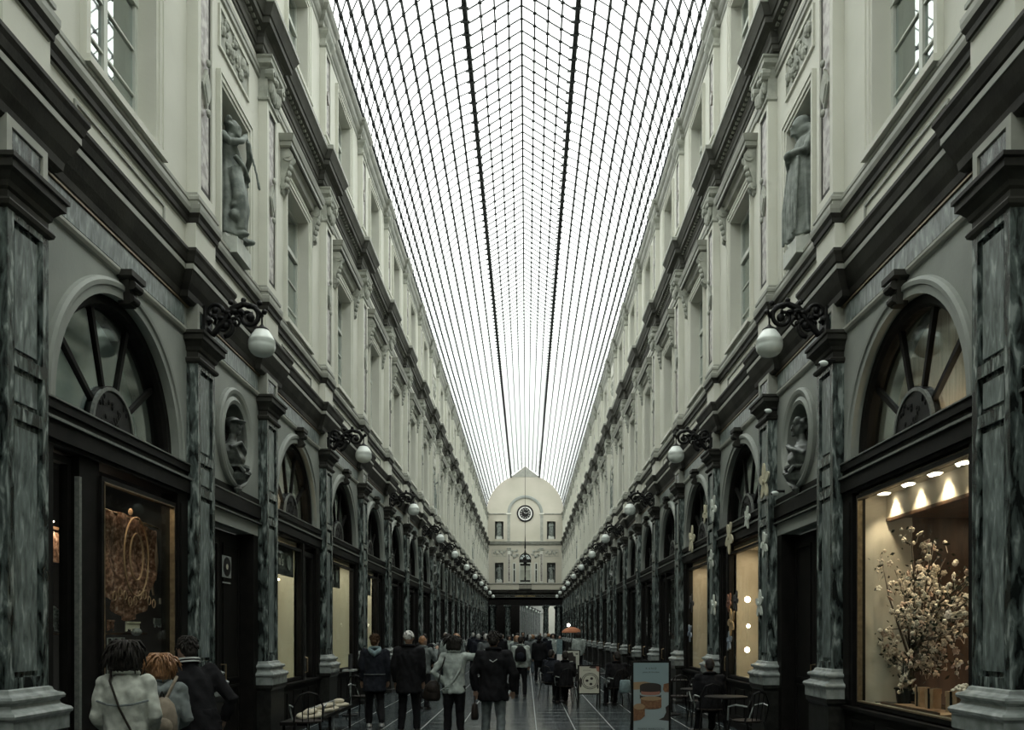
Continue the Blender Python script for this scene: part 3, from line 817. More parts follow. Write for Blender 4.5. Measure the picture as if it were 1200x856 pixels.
m = MB(); m.prism([(0, 10.85), (.05, 10.88), (.07, 10.98), (.2, 11.02), (.2, 11.1), (.28, 11.2), (.28, 11.26), (0, 11.28)], -HW, HW); EW('upper_cornice', m, 'moulding')
m = MB(); m.prism([(0, 14.05), (.05, 14.07), (.10, 14.12), (.10, 14.18), (0, 14.2)], -HW, -1.55); m.prism([(0, 14.05), (.05, 14.07), (.10, 14.12), (.10, 14.18), (0, 14.2)], 1.55, HW); EW('impost_string', m, 'moulding')
m = MB(); m.arc([(1.56, 0), (1.56, .08), (1.62, .10), (1.78, .10), (1.86, .05), (1.86, 0)], 14.2, 0, PI, 32); EW('blind_arch', m, 'gplaster')
for s in (-1, 1): EW('side_pilaster', MB().box(0, .06, *sorted((s*1.57, s*1.86)), 11.27, 14.12), 'moulding')
for s in (-1, 1):
    m = MB(); m.loftU(.2, .06, [(0, 14.02), (.06, 14.08), (.06, 14.2), (0, 14.22)]); o = EW('impost_block', m, 'plaster'); o.location = (0, s*1.71, 0)
for s in (-1, 1):
    for z0, z1 in ((6.95, 9.05), (11.5, 13.35)):
        o = EW('niche_surround', MB().rect_frame(-.45, .45, z0, z1, .12, 0, .05), 'endplaster'); o.location = (0, s*2.71, 0)
        o = EW('niche_back', MB().box(-.5, -.42, -.5, .5, z0, z1), 'niche'); o.location = (0, s*2.71, 0)
    o = EW('relief_panel', relief(MB().rect_frame(-.7, .7, 9.75, 10.35, .04, 0, .03), .6, 9.8, 10.3, .02, 8, .09, 9), 'plaster_b'); o.location = (0, s*2.71, 0)
    o = EW('relief_panel', relief(MB(), .38, 9.3, 10.5, .02, 6, .13, 11), 'plaster_b'); o.location = (0, s*1.12, 0)
    for y, mm in ((1.68, 'redmarble'), (3.95, 'marble')):
        o = EW('wall_pilaster', MB().box(0, .08, -.16, .16, 6.95, 10.3), 'plaster'); o.location = (0, s*y, 0)
        put('panel', MB().box(.08, .09, -.10, .10, 7.1, 9.9).mesh('panel', mm), o)
        o = EW('wall_capital', MB().loftU(.16, .08, [(0, 10.3), (.05, 10.34), (.02, 10.4), (.07, 10.5), (.07, 10.6), (0, 10.62)]), 'plaster_b'); o.location = (0, s*y, 0)
# three-part window
WC[0] += 1
tw = root('window_%d' % WC[0], 'white framed three-part window under a fanlight in the middle of the far end wall', None, (XC, YEND, 0), -PI/2, kind='structure')
for y0, y1, kk in ((-1.3, -.98, 'side'), (.98, 1.3, 'side'), (-.62, .62, 'mid')):
    f = MB(); w = .085; f.rect_frame(y0+w, y1-w, 6.95+w, 9.05-w, w, -.2, .02)
    f.box(-.18, 0, y0, y1, 8.3, 8.38)
    if kk == 'mid': f.box(-.18, .01, -.05, .05, 6.95, 9.05)
    put('window_frame', f.mesh('window_frame', 'winframe'), tw)
    put('pane', MB().box(-.12, -.11, y0+w, y1-w, 6.95+w, 9.05-w).mesh('pane', 'shopglass'), tw)
f = MB(); f.arc([(.54, -.2), (.54, .02), (.62, .04), (.62, -.2)], 9.40, 0, PI, 24); f.box(-.2, .02, -.62, .62, 9.36, 9.42)
put('window_frame', f.mesh('window_frame', 'iron'), tw)
for a in (45, 90, 135):
    t = math.radians(a); put('glazing_bar', MB().tube([(-.08, 0, 9.4), (-.08, .56*cos(t), 9.4+.56*sin(t))], .025, 4).mesh('glazing_bar', 'iron'), tw)
put('pane', MB().extrude([(.55*cos(PI*i/16), 9.4+.55*sin(PI*i/16)) for i in range(17)], -.12, -.11).mesh('pane', 'lunglass'), tw)
m = MB(); m.box(0, .25, -.66, .66, 6.26, 6.32); m.box(.22, .26, -.66, .66, 6.72, 6.78)
for k in range(12): m.box(.23, .25, -.62+.113*k-.012, -.62+.113*k+.012, 6.3, 6.74)
EW('balcony_rail', m, 'iron')
EW('sill_string', MB().prism([(0, 6.78), (.08, 6.84), (.08, 6.9), (0, 6.93)], -HW, HW), 'moulding')
EW('room_behind', MB().box(-2, -1.9, -3.5, 3.5, 5.4, 11), 'dark')
EW('bright_pane_backing', MB().box(-1.0, -.95, -.6, .6, 7.3, 8.8), 'white')  # white board added behind the middle window to brighten its panes
m = MB(); m.prism([(0, 5.72), (.05, 5.8), (.2, 5.95), (.2, 6.05), (.28, 6.2), (0, 6.25)], -HW, HW); EW('cornice', m, 'cornice')
EW('frieze', MB().box(-.1, .02, -HW, HW, 5.40, 5.72), 'cornice')
m = MB(); m.rect_frame(-1.55, 1.55, 5.46, 5.66, .03, .02, .05)
for s in (-1, 1): m.rect_frame(*sorted((s*1.7, s*1.95)), 5.46, 5.66, .03, .02, .05); m.rect_frame(*sorted((s*2.1, s*3.8)), 5.46, 5.66, .03, .02, .05)
EW('frieze_frame', m, 'woodedge')
text_obj('lettering', 'OMNIBUS OMNIA', .24, 'gold', we, (.035, 0, 5.48), (PI/2, 0, PI/2), .01, sp=1.15)
# passage under the end wall with columns
pg = MB(); pg.box(-6, 0, -HW, HW, 5.2, 5.42); EW('passage_ceiling', pg, 'wood')
EW('passage_beam', MB().box(-.5, 0, -HW, HW, 4.62, 5.4), 'wood')
for s in (-1, 1): EW('passage_wall', MB().box(-7, 0, *sorted((s*3.9, s*4.3)), 0, 5.4), 'wood')
col = MB(); col.lathe([(.34, 0), (.34, .12), (.3, .16), (.31, .26), (.26, .32), (.255, 1.6), (.22, 4.2), (.24, 4.24), (.22, 4.3), (.32, 4.45), (.32, 4.56)], seg=20); col.box(-.36, .36, -.36, .36, 4.52, 4.64)
colm = col.mesh('column', 'marble')
for y in (-3.45, 2.2, -1.86, 3.5):
    put('column', colm, we, (-.3, y, 0)); put('column', colm, we, (-5.5, y, 0))

# ------------------------------------------------------------------ second gallery seen through the passage
w2 = root('wall_beyond', 'wall of the second gallery seen through the passage, with pilasters and globe lamps', None, (XC, 97, 0), (0, 0, 0), kind='structure')
a2 = math.radians(3.8)
o2 = Vector((-2.4, 98.0, 0)); dr = Vector((sin(a2), cos(a2), 0)); nr = Vector((cos(a2), -sin(a2), 0))
m = MB(); m.box(-.4, 0, 0, 90, 0, 14.2); m.box(0, .3, 0, 90, 5.8, 6.25); m.box(0, .3, 0, 90, 10.9, 11.25)
w2b = put('gallery_wall', m.mesh('gallery_wall', 'gplaster'), w2, o2-Vector((XC, 97, 0)), -a2)
m1 = MB().box(0, .15, -.28, .28, 0, 5.7).mesh('pilaster_shaft', 'marble_lt')
m2 = MB().box(.005, .03, -1.4, 1.4, 0, 4.9).mesh('shopfront', 'wood')
for k in range(20):
    put('pilaster_shaft', m1, w2b, (0, 1+3.9*k, 0)); put('shopfront', m2, w2b, (0, 2.95+3.9*k, 0))
m = MB(); m.box(0, .4, 0, 90, 0, 14.2)
put('gallery_wall', m.mesh('gallery_wall', 'gplaster'), w2, o2+nr*8.0-Vector((XC, 97, 0)), -a2)
put('end_block', MB().box(-6, 8, 92, 92.4, 0, 14).mesh('end_block', 'plaster'), w2)
m = MB()
for k in range(60): m.box(-.2, 8.2, 1.5*k, 1.5*k+.05, 14.3, 14.4)
for k in range(9): m.box(k, k+.05, 0, 90, 14.3, 14.4)
put('roof_bars', m.mesh('roof_bars', 'bar'), w2, o2-Vector((XC, 97, 0)), -a2, kind='stuff')
put('crossing_wall', MB().box(-9, -.62, 0.2, .5, 0, 14).box(3.45, 12, .2, .5, 0, 14).mesh('crossing_wall', 'wood'), w2)
put('crossing_lintel', MB().box(-.62, 3.45, .2, .5, 4.78, 14).mesh('crossing_lintel', 'wood'), w2)
put('floor_beyond', MB().box(-8, 14, -1, 92, -.1, -.004).mesh('floor_beyond', 'tile'), w2)

# ------------------------------------------------------------------ clock
ck = root('wall_clock', 'round wall clock with dark face and white ring high on the far end wall', 'clock', (XC, YEND, 14.17), -PI/2)
put('clock_rim', MB().arc([(.72, .02), (.72, .10), (.80, .14), (.87, .10), (.87, .0)], 0, 0, 2*PI, 40, closed=True).mesh('clock_rim', 'iron'), ck)
put('white_ring', MB().arc([(.58, .02), (.58, .08), (.72, .08), (.72, .0)], 0, 0, 2*PI, 40, closed=True).mesh('white_ring', 'white'), ck)
put('clock_face', MB().extrude([(.6*cos(PI*i/20), .6*sin(PI*i/20)) for i in range(40)], 0, .05).mesh('clock_face', 'iron'), ck)
for k in range(12):
    t = PI*k/6; m = MB()
    for s in (-.03, .03): m.tube([(.06, .36*cos(t)-s*sin(t), .36*sin(t)+s*cos(t)), (.06, .53*cos(t)-s*sin(t), .53*sin(t)+s*cos(t))], .012, 4)
    put('numeral', m.mesh('numeral', 'white'), ck)
for L, t in ((.32, 2.3), (.46, .3)): put('clock_hand', MB().tube([(.07, 0, 0), (.07, L*cos(t), L*sin(t))], [.03, .008], 5).mesh('clock_hand', 'white'), ck)
# hanging lantern in front of the end wall
ch = root('hanging_lantern', 'black star-armed chandelier hanging on a long rod before the far end wall', 'chandelier', (XC, 86.0, 9.0))
put('rod', MB().tube([(0, 0, 10.02), (0, 0, .4)], .02, 6).mesh('rod', 'iron'), ch)
put('lantern_spire', MB().lathe([(.02, 2.6), (.08, 1.2), (.03, 1.1), (.12, .6), (.05, .4), (.18, .2), (.1, 0), (.22, -.2), (.08, -.5), (.05, -1.6), (.09, -1.9), (.0, -2.3)], seg=10).mesh('lantern_spire', 'iron'), ch)
for k in range(6):
    t = PI*k/3+.2
    put('arm', MB().tube([(0, 0, .1), (.35*cos(t), .35*sin(t), -.05), (.55*cos(t), .55*sin(t), .1)], .03, 6).mesh('arm', 'iron'), ch)
# ------------------------------------------------------------------ globe lamps on scrolled brackets
def scroll(c, r0, turns, a0, w, m, s=1, y=0):
    pts = []; n = 22
    for i in range(n+1):
        t = i/n; a = a0+s*turns*2*PI*t; r = r0*(1-.8*t)
        pts.append((c[0]+r*cos(a), y, c[1]+r*sin(a)))
    m.tube(pts, [w*(1-.5*i/n) for i in range(n+1)], 6)
    m.ellipsoid((pts[-1][0], y, pts[-1][2]), (w*1.6,)*3, 8, 6)
m = MB(); m.smooth = True
m.tube([(.13, 0, -.05), (.22, 0, -.12), (.34, 0, .02), (.46, 0, .20), (.6, 0, .26), (.74, 0, .22), (.83, 0, .10)], [.04, .04, .045, .04, .038, .035, .03], 8)
scroll((.66, .10), .15, 1.3, PI/2, .034, m, -1); scroll((.36, -.02), .13, 1.3, -PI/2, .032, m, 1); scroll((.24, .16), .11, 1.2, 0, .028, m, 1)
scroll((.5, .02), .08, 1.0, PI, .022, m, -1)
for p in ((.60, .305), (.80, .27), (.44, .28), (.86, .16)): m.ellipsoid((p[0], 0, p[1]), (.035,)*3, 8, 6)
for k in range(7):
    t = k/6; x = .16+.5*t
    for s in (-1, 1): m.ellipsoid((x, s*.035, .05+.16*t+.03*sin(k*2.3)), (.05, .022, .028), 8, 5)
    m.tube([(x, 0, .0+.1*t), (x+.03, .05*(-1)**k, .07+.1*t), (x+.05, .07*(-1)**k, .02+.1*t)], [.02, .016, .008], 5)
E['bracket'] = m.mesh('scroll_bracket', 'iron')
m = MB(); m.box(.11, .16, -.11, .11, -.22, .20); E['backplate'] = m.mesh('back_plate', 'iron')
m = MB(); m.smooth = True; m.tube([(.83, 0, .12), (.83, 0, 0)], .012, 6); m.lathe([(.02, .0), (.03, -.02), (.05, -.03), (.085, -.055), (.09, -.07), (.0, -.075)], (.83, 0, 0), 14)
E['lampcap'] = m.mesh('lamp_cap', 'iron')
m = MB(); m.smooth = True
m.lathe([(0, -.40), (.05, -.397), (.10, -.38), (.135, -.35), (.158, -.31), (.166, -.27), (.163, -.235), (.167, -.23), (.160, -.21), (.163, -.205), (.150, -.175), (.125, -.13), (.10, -.095), (.085, -.07), (.0, -.065)], (.83, 0, 0), 24)
E['globe'] = m.mesh('globe', 'globe')
LP = [0, 2, 4, 6, 8, 10, 12, 14, 16, 18, 20, 22]
for side, X, rz in SIDES:
    for n, i in enumerate(LP):
        vis = n
        lab = 'opal globe lamp on black scroll bracket, %s wall, %s' % (side, 'just outside the frame' if n == 0 else '%s in view from the camera' % ORD[n-1])
        r = root('globe_lamp', lab, 'lamp', W(side, 0, PC[i], 5.60), rz, group='globe wall lamps along the galleries')
        put('back_plate', E['backplate'], r); put('scroll_bracket', E['bracket'], r); put('lamp_cap', E['lampcap'], r); put('globe', E['globe'], r)
for k in range(9):
    p = o2+dr*(1+7.8*k)
    r = root('globe_lamp', 'small globe lamp in the second gallery, %s beyond the passage' % ORD[k], 'lamp', (p.x, p.y, 5.6), -a2, group='globe wall lamps in the second gallery')
    put('scroll_bracket', E['bracket'], r); put('globe', E['globe'], r)

# ------------------------------------------------------------------ statues in the niches, busts in the medallions
def folds(m, secs, n=13, amp=.10, seg=52, twist=.25):
    vs = []; fs = []
    for j, (cx, cy, z, rx, ry) in enumerate(secs):
        for k in range(seg):
            q = 2*PI*k/seg; f = 1+amp*(1-j/len(secs))*(.6*sin(n*q+j*twist)+.4*sin(5*q+1.3-j*.4))
            vs.append((cx+rx*cos(q)*f, cy+ry*sin(q)*f, z))
    N = len(secs)
    for i in range(N-1):
        for k in range(seg):
            a = i*seg+k; b = i*seg+(k+1) % seg; fs.append((a, b, b+seg, a+seg))
    fs.append(tuple(range(seg))[::-1]); fs.append(tuple((N-1)*seg+k for k in range(seg)))
    m.add(vs, fs)
def face(m, c, f, s=1.0):
    """small features on a head centred at c looking along unit f (horizontal)"""
    f = Vector(f).normalized(); r = Vector((f.y, -f.x, 0)); c = Vector(c)
    m.ellipsoid(c+f*.098*s+Vector((0, 0, -.012*s)), (.016*s, .016*s, .026*s), 8, 6)
    m.ellipsoid(c+f*.088*s+Vector((0, 0, -.058*s)), (.022*s, .022*s, .011*s), 8, 6)
    m.ellipsoid(c+f*.072*s+Vector((0, 0, -.088*s)), (.03*s, .03*s, .022*s), 8, 6)
    for k in (-1, 1):
        m.ellipsoid(c+f*.084*s+r*k*.032*s+Vector((0, 0, .004*s)), (.014*s, .014*s, .009*s), 8, 6)
        m.ellipsoid(c+f*.086*s+r*k*.032*s+Vector((0, 0, .026*s)), (.02*s, .02*s, .008*s), 8, 6)
        m.ellipsoid(c+r*k*.078*s+Vector((0, 0, -.005*s)), (.014*s, .02*s, .03*s), 8, 6)
def statue_flute(m):
    # contrapposto figure, chin lifted, both hands raised to the mouth holding a pipe; faces +x
    folds(m, [(0, 0, 0, .20, .24), (0, 0, .10, .19, .23), (.01, 0, .35, .17, .20), (.02, 0, .6, .165, .195), (.01, .0, .85, .15, .18), (0, 0, .98, .125, .155), (0, 0, 1.1, .125, .165), (-.01, 0, 1.24, .13, .20), (-.01, 0, 1.33, .10, .19), (0, 0, 1.38, .06, .08)])
    m.tube([(0, 0, 1.34), (.02, .0, 1.46)], [.06, .055], 10)
    hc = (.04, .02, 1.56); m.ellipsoid(hc, (.09, .076, .115), 14, 10); face(m, hc, (1, .25, 0))
    for k in range(10): m.ellipsoid((.0+.05*sin(k), .075*cos(k*1.3), 1.60+.05*sin(k*2.1)), (.04, .04, .035), 8, 6)
    m.tube([(0, -.19, 1.33), (.12, -.27, 1.17), (.20, -.10, 1.30), (.21, 0, 1.44)], [.06, .05, .04, .032], 10)
    m.tube([(0, .19, 1.33), (.10, .30, 1.14), (.20, .16, 1.24), (.22, .05, 1.40)], [.06, .05, .04, .032], 10)
    m.tube([(.20, .03, 1.50), (.28, .16, 1.05), (.30, .22, .85)], [.016, .016, .02], 8)
    m.tube([(.10, -.16, 1.3), (.16, .02, 1.05), (.16, .18, .85)], .03, 8)
    m.tube([(.12, .2, .95), (.2, .1, .9), (.22, -.1, .95), (.16, -.22, 1.02)], .035, 8)
    for k in range(5): m.ellipsoid((.15, -.16+.02*k, .25+.13*k), (.07, .09, .08), 10, 8)
    m.tube([(.12, -.1, .9), (.2, -.16, .5), (.2, -.1, .1)], [.09, .08, .06], 10)
    m.tube([(.08, .1, .9), (.14, .12, .5), (.1, .12, .06)], [.09, .075, .06], 10)
    for k in (-1, 1): m.ellipsoid((.20, .10*k, .04), (.10, .05, .045), 10, 6)
def statue_hood(m):
    folds(m, [(0, 0, 0, .20, .25), (0, 0, .15, .19, .23), (.02, 0, .5, .17, .22), (.03, 0, .85, .17, .22), (.02, 0, 1.05, .16, .21), (.0, 0, 1.2, .155, .22), (-.01, 0, 1.33, .13, .20), (0, 0, 1.42, .07, .09)], 11, .12)
    hc = (.09, .02, 1.52); m.ellipsoid(hc, (.085, .07, .11), 14, 10); face(m, hc, (1, .1, 0))
    m.ellipsoid((.045, .02, 1.56), (.125, .118, .135), 14, 10); m.ellipsoid((.02, .02, 1.47), (.12, .13, .12), 14, 10); m.tube([(-.03, .1, 1.5), (-.04, .18, 1.36), (.06, .2, 1.2)], [.07, .06, .05], 8)
    m.tube([(-.03, -.08, 1.5), (-.02, -.18, 1.36), (.10, -.1, 1.18), (.16, .1, 1.12)], [.07, .07, .05, .04], 8)
    m.tube([(0, .20, 1.3), (.08, .24, 1.08), (.2, .06, 1.16)], [.07, .06, .045], 10)
    m.tube([(0, -.20, 1.3), (.08, -.22, 1.05), (.2, -.02, 1.12)], [.07, .06, .045], 10)
    m.ellipsoid((.22, .02, 1.15), (.05, .07, .05), 10, 8)
    for k in range(4): m.ellipsoid((.2, .02+.02*k, 1.15), (.05, .012, .03), 8, 6)
    for k in range(6): m.tube([(.15, -.18+.07*k, 1.05), (.19, -.2+.08*k, .5), (.2, -.2+.08*k, .03)], [.02, .03, .02], 6)
def statue_staff(m):
    folds(m, [(0, 0, 0, .18, .22), (0, 0, .2, .17, .2), (.02, 0, .6, .16, .19), (.01, 0, .95, .13, .16), (0, 0, 1.1, .12, .16), (-.01, 0, 1.28, .13, .2), (0, 0, 1.38, .06, .08)])
    m.tube([(0, 0, 1.34), (.02, 0, 1.46)], [.06, .055], 10); hc = (.03, 0, 1.56); m.ellipsoid(hc, (.09, .076, .115), 14, 10); face(m, hc, (1, -.3, 0))
    m.ellipsoid((0, 0, 1.62), (.1, .09, .08), 12, 8)
    m.tube([(0, .19, 1.33), (.06, .30, 1.1), (.2, .28, 1.22)], [.06, .05, .035], 10); m.tube([(.2, .29, 0), (.2, .29, 1.6)], .018, 8)
    m.tube([(0, -.19, 1.33), (.02, -.28, 1.08), (.14, -.2, .9)], [.06, .05, .035], 10)
SM = {}
for nm, fn, q in (('flute', statue_flute, .014), ('hood', statue_hood, .014), ('staff', statue_staff, .02)):
    m = MB(); fn(m); SM[nm] = blob(m, 'figure', 'statue', q, 2, .5)
m = MB(); q = random.Random(8)
for k in range(14):
    a = 2*PI*k/14; m.ico((.15*cos(a)*q.uniform(.6, 1), .22*sin(a)*q.uniform(.6, 1), q.uniform(.05, .18)), (.12, .13, q.uniform(.09, .14)), 1)
m.box(-.22, .22, -.30, .30, -.14, .08)
rock = m.mesh('rock_base', 'rock')
SLAB = {('left', 0): ('flute', 'grey stone statue raising a pipe to its lips, near left wall niche'),
        ('right', 0): ('hood', 'grey stone statue of a hooded woman with bowed head, near right wall niche')}
for side, X, rz in SIDES:
    for n, (i, c, h) in enumerate(NARROW):
        kind, lab = SLAB.get((side, n), ('staff', '%s stone statue with a staff in a niche along the %s wall' % ('middle' if n == 1 else 'farthest', side)))
        r = root('niche_statue', lab, 'statue', W(side, -.07, c, 7.14), rz, group='stone statues in the wall niches')
        o = put('figure', SM[kind], r, (0, 0, .14)); o.scale = (1.15, 1.35, 1.03)
        put('rock_base', rock, r)
for s, sd in ((-1, 'left'), (1, 'right')):
    for z, nm, kd, v in ((6.97, 'lower', 'staff', 1), (11.52, 'upper', 'hood', .98)):
        r = root('niche_statue', 'small grey statue in the %s %s niche of the far end wall' % (nm, sd), 'statue', (XC+s*2.71, YEND-.0+.2, z+.14), -PI/2, group='statues on the far end wall')
        put('figure', SM[kd], r, (0, 0, .1)); put('rock_base', rock, r)
# bust: shoulders turned, small helmet or cap, set in the round niche with a bracket below
def bust(m, hood):
    m.loft([(-.05, 0, -.36, .10, .12), (-.04, 0, -.28, .13, .22), (-.04, 0, -.18, .15, .27), (-.05, 0, -.08, .13, .26), (-.05, 0, -.01, .08, .13), (-.04, 0, .03, .065, .075), (-.03, 0, .1, .06, .065)], 20)
    hc = (-.01, 0, .20); m.ellipsoid(hc, (.10, .085, .125), 14, 10); face(m, hc, (1, -.35, 0), 1.1)
    if hood: m.ellipsoid((-.04, .02, .25), (.13, .12, .12), 14, 8); m.ellipsoid((.06, -.04, .28), (.12, .12, .02), 14, 6)
    else:
        for k in range(12): m.ellipsoid((-.03+.08*sin(k*1.7), .09*cos(k*1.1), .26+.05*sin(k*2.9)), (.05, .05, .045), 8, 6)
    for k in range(5): m.tube([(.07, -.22+.06*k, -.1), (.10, -.12+.05*k, -.24), (.06, -.05+.03*k, -.36)], [.02, .028, .02], 6)
    m.tube([(.02, -.26, -.12), (.12, -.12, -.03), (.11, .1, -.12), (.0, .25, -.2)], .035, 8)
BM = []
for hd in (1, 0):
    m = MB(); bust(m, hd); BM.append(blob(m, 'bust_figure', 'bust', .013, 2, .5))
m = MB(); m.smooth = False
m.loft([(.02, 0, -.72, .03, .04), (.03, 0, -.66, .07, .08), (.02, 0, -.60, .05, .06), (.05, 0, -.54, .12, .13), (.06, 0, -.46, .15, .17), (.04, 0, -.40, .09, .10), (.05, 0, -.37, .15, .2), (.05, 0, -.34, .15, .2)], 14)
for s in (-1, 1): m.tube([(.12, s*.05, -.45), (.16, s*.12, -.42), (.12, s*.17, -.36)], [.04, .035, .02], 6)
socle = m.mesh('socle', 'bust')
for side, X, rz in SIDES:
    for n, (i, c, h) in enumerate(NARROW):
        r = root('portrait_bust', '%s dark portrait bust in a round niche on the %s wall' % (('near', 'middle', 'farthest')[n], side), 'bust', W(side, .02, c, 4.44), rz, group='busts in the round niches')
        put('bust_figure', BM[0 if side == 'left' else 1], r); put('socle', socle, r)
# ------------------------------------------------------------------ shop windows
def side_y(side, t): return t if side == 'left' else -t
def area(name, parent, loc, rot, sx, sy, power, color=(1, .86, .66)):
    l = bpy.data.lights.new(name, 'AREA'); l.shape = 'RECTANGLE'; l.size = sx; l.size_y = sy; l.energy = power; l.color = color
    o = bpy.data.objects.new(name, l); COL.objects.link(o); o.parent = parent; o.location = loc; o.rotation_euler = rot; return o
def spot(name, parent, loc, power, color=(1, .85, .62), size=1.2, rot=(0, 0, 0), rad=.03):
    l = bpy.data.lights.new(name, 'SPOT'); l.energy = power; l.color = color; l.spot_size = size; l.spot_blend = .6; l.shadow_soft_size = rad
    o = bpy.data.objects.new(name, l); COL.objects.link(o); o.parent = parent; o.location = loc; o.rotation_euler = rot; return o
LIT = {('left', 3): 'creamgrey', ('left', 4): 'creamgrey', ('left', 5): 'creamgrey', ('right', 3): 'cream', ('right', 4): 'cream'}
RANGE = {('left', 3): (-1.55, .35), ('left', 4): (-1.25, 1.15), ('left', 5): (-1.3, .5), ('right', 3): (-1.5, .95), ('right', 4): (-1.3, 1.1), ('right', 1): (-1.4, 1.26), ('left', 1): (-.45, 1.33)}
for side, X, rz in SIDES:
    sg = 1 if side == 'left' else -1
    for n, (i, c, h) in enumerate(WIDE):
        a, b = RANGE.get((side, i), (-1.3, .45)); lit = LIT.get((side, i))
        WC[0] += 1
        wd = root('window_%d' % WC[0], '%s shop window from the camera at street level, %s wall' % (ORD[n], side), None, W(side, 0, c, 0), rz, kind='structure')
        y0, y1 = sorted((sg*a, sg*b)); z0, z1 = .90, (3.36 if (side, i) == ('right', 1) else 3.28)
        key = (side == 'left', a, b, z1)
        put('window_frame', cm(('shf',)+key, lambda: MB().rect_frame(y0+.05, y1-.05, z0+.05, z1-.05, .05, -.09, .0).mesh('window_frame', 'wood')), wd)
        if (side, i) in (('right', 1), ('left', 1)): put('brass_edging', MB().rect_frame(y0+.06, y1-.06, z0+.06, z1-.06, .014, -.05, .005).mesh('brass_edging', 'brass'), wd)
        put('pane', cm(('shp',)+key, lambda: MB().box(-.05, -.045, y0+.05, y1-.05, z0+.05, z1-.05).mesh('pane', 'shopglass')), wd)
        # door beyond the window
        q = h-HP-.30
        if q-b > .4 and (side, i) != ('left', 1):
            d0, d1 = sorted((sg*(b+.12), sg*q))
            D = root('door_%d' % (20+WC[0]), 'dark glazed shop door beside the %s shop window, %s wall' % (ORD[n], side), None, W(side, 0, c, 0), rz, kind='structure')
            put('door_frame', cm(('drf', d0, d1), lambda: MB().rect_frame(d0+.09, d1-.09, .25, 3.2, .09, -.12, -.04).mesh('door_frame', 'wood')), D)
            put('pane', cm(('drp', d0, d1), lambda: MB().box(-.09, -.085, d0+.09, d1-.09, .25, 3.2).mesh('pane', 'shopglass')), D)
            put('door_handle', cm(('drh', d0, d1), lambda: MB().tube([(-.04, d0+.2, 1.0), (.02, d0+.2, 1.02), (.02, d0+.2, 1.28), (-.04, d0+.2, 1.3)], .012, 6).mesh('door_handle', 'brass')), D)
            pp = cm(('post', y0, y1, d0, d1), lambda: MB().box(-.15, .02, min(y1, d1), max(y0, d0), 0, 3.4).mesh('shopfront_post', 'wood'))
            put('shopfront_post', pp, WALL[side], (X, c, 0), rz)
        if lit:
            bx = root('display_case', '%s cream-lined display case behind the %s shop window, %s wall' % ('glowing', ORD[n], side), 'display', W(side, 0, c, 0), rz, group='lit display cases')
            m = MB(); m.box(-.62, -.58, y0, y1, .9, 3.35); put('back_panel', m.mesh('back_panel', lit), bx)
            m = MB(); m.box(-.62, -.10, y0-.03, y0, .9, 3.35); m.box(-.62, -.10, y1, y1+.03, .9, 3.35); put('side_panel', m.mesh('side_panel', lit), bx)
            put('display_floor', MB().box(-.62, -.10, y0, y1, .86, .92).mesh('display_floor', lit), bx)
            put('display_ceiling', MB().box(-.62, -.10, y0, y1, 3.33, 3.4).mesh('display_ceiling', lit), bx)
            area('display_light', bx, (-.35, (y0+y1)/2, 3.3), (0, 0, 0), .25, abs(b-a)*.8, 13 if side == 'left' else 13, (1, .92, .78) if side == 'left' else (1, .80, .56))
            if side == 'left':
                s = root('hanging_sign', 'dark shop sign with pale letters hung in the %s shop window, left wall' % ORD[n], 'sign', W(side, -.14, c, 3.0), rz)
                put('sign_board', MB().box(-.02, .02, a+.1, .22, -.24, .25).mesh('sign_board', 'black'), s)
                text_obj('lettering', "u's", .26, 'white', s, (.03, -.75, -.08), (PI/2, 0, PI/2), .004, 'LEFT')
                put('round_emblem', MB().tube([(.02, -.12, .0), (.035, -.12, .0)], .13, 20).mesh('round_emblem', 'curtain'), s)
                for k in (0, 1):
                    e = root('spot_lamp', 'tiny spot lamp %s under the sign of the %s left shop window' % (('nearer', 'farther')[k], ORD[n]), 'lamp', W(side, -.2, c-.8+.3*k, 2.68), rz)
                    put('lamp_face', MB().ellipsoid((0, 0, 0), (.03, .06, .02), 10, 6).mesh('lamp_face', cm('wem', lambda: emit('warm_lamp', (1, .8, .55), 14))), e)
            elif i == 3:
                for k, (px, py, rr) in enumerate(((876, 703, .055), (877, 734, .035), (875.6, 762, .05))):
                    Yb = 1010*4.10/(px-617); zb = EYE+(742-py)*Yb/1010
                    e = root('globe_bulb', ('top', 'small middle', 'lowest')[k]+' glowing bulb of three on a cord in the lit right shop window', 'lamp', (4.10, Yb, zb))
                    put('bulb', MB().ellipsoid((0, 0, 0), (rr,)*3, 12, 8).mesh('bulb', cm('bem', lambda: emit('bulb_glow', (1, .82, .55), 22))), e)
                    put('cord', MB().tube([(0, 0, rr), (0, 0, .4)], .004, 5).mesh('cord', 'creamgrey'), e)

# ---- near left shop: lace shop with an entrance on its near side
sh = root('shop_doorway', 'dark glazed entrance of the lace shop beside the nearest left pilaster', 'doorway', (XL, 7.55, 0))
put('door_frame', MB().rect_frame(-.24, .37, .05, 3.3, .06, -.16, -.08).mesh('door_frame', 'wood'), sh)
put('pane', MB().box(-.13, -.125, -.24, .37, .1, 3.3).mesh('pane', 'shopglass'), sh)
put('steel_post', MB().box(-.05, -.005, .43, .475, 0, 3.2).mesh('steel_post', 'woodedge'), sh)
put('door_post', MB().box(-.2, -.03, .475, .85, 0, 3.4).mesh('door_post', 'wood'), sh)
put('stall_riser', MB().box(-.2, .02, 8.4-7.55, 10.3-7.55, 0, .88).mesh('stall_riser', 'wood'), sh)
M['kraft'] = mat('kraft_board', (.36, .22, .12), (.46, .30, .18), .7, scale=10); M['cloth_g'] = mat('grey_lace', (.12, .13, .125), (.22, .23, .22), .9, scale=40)
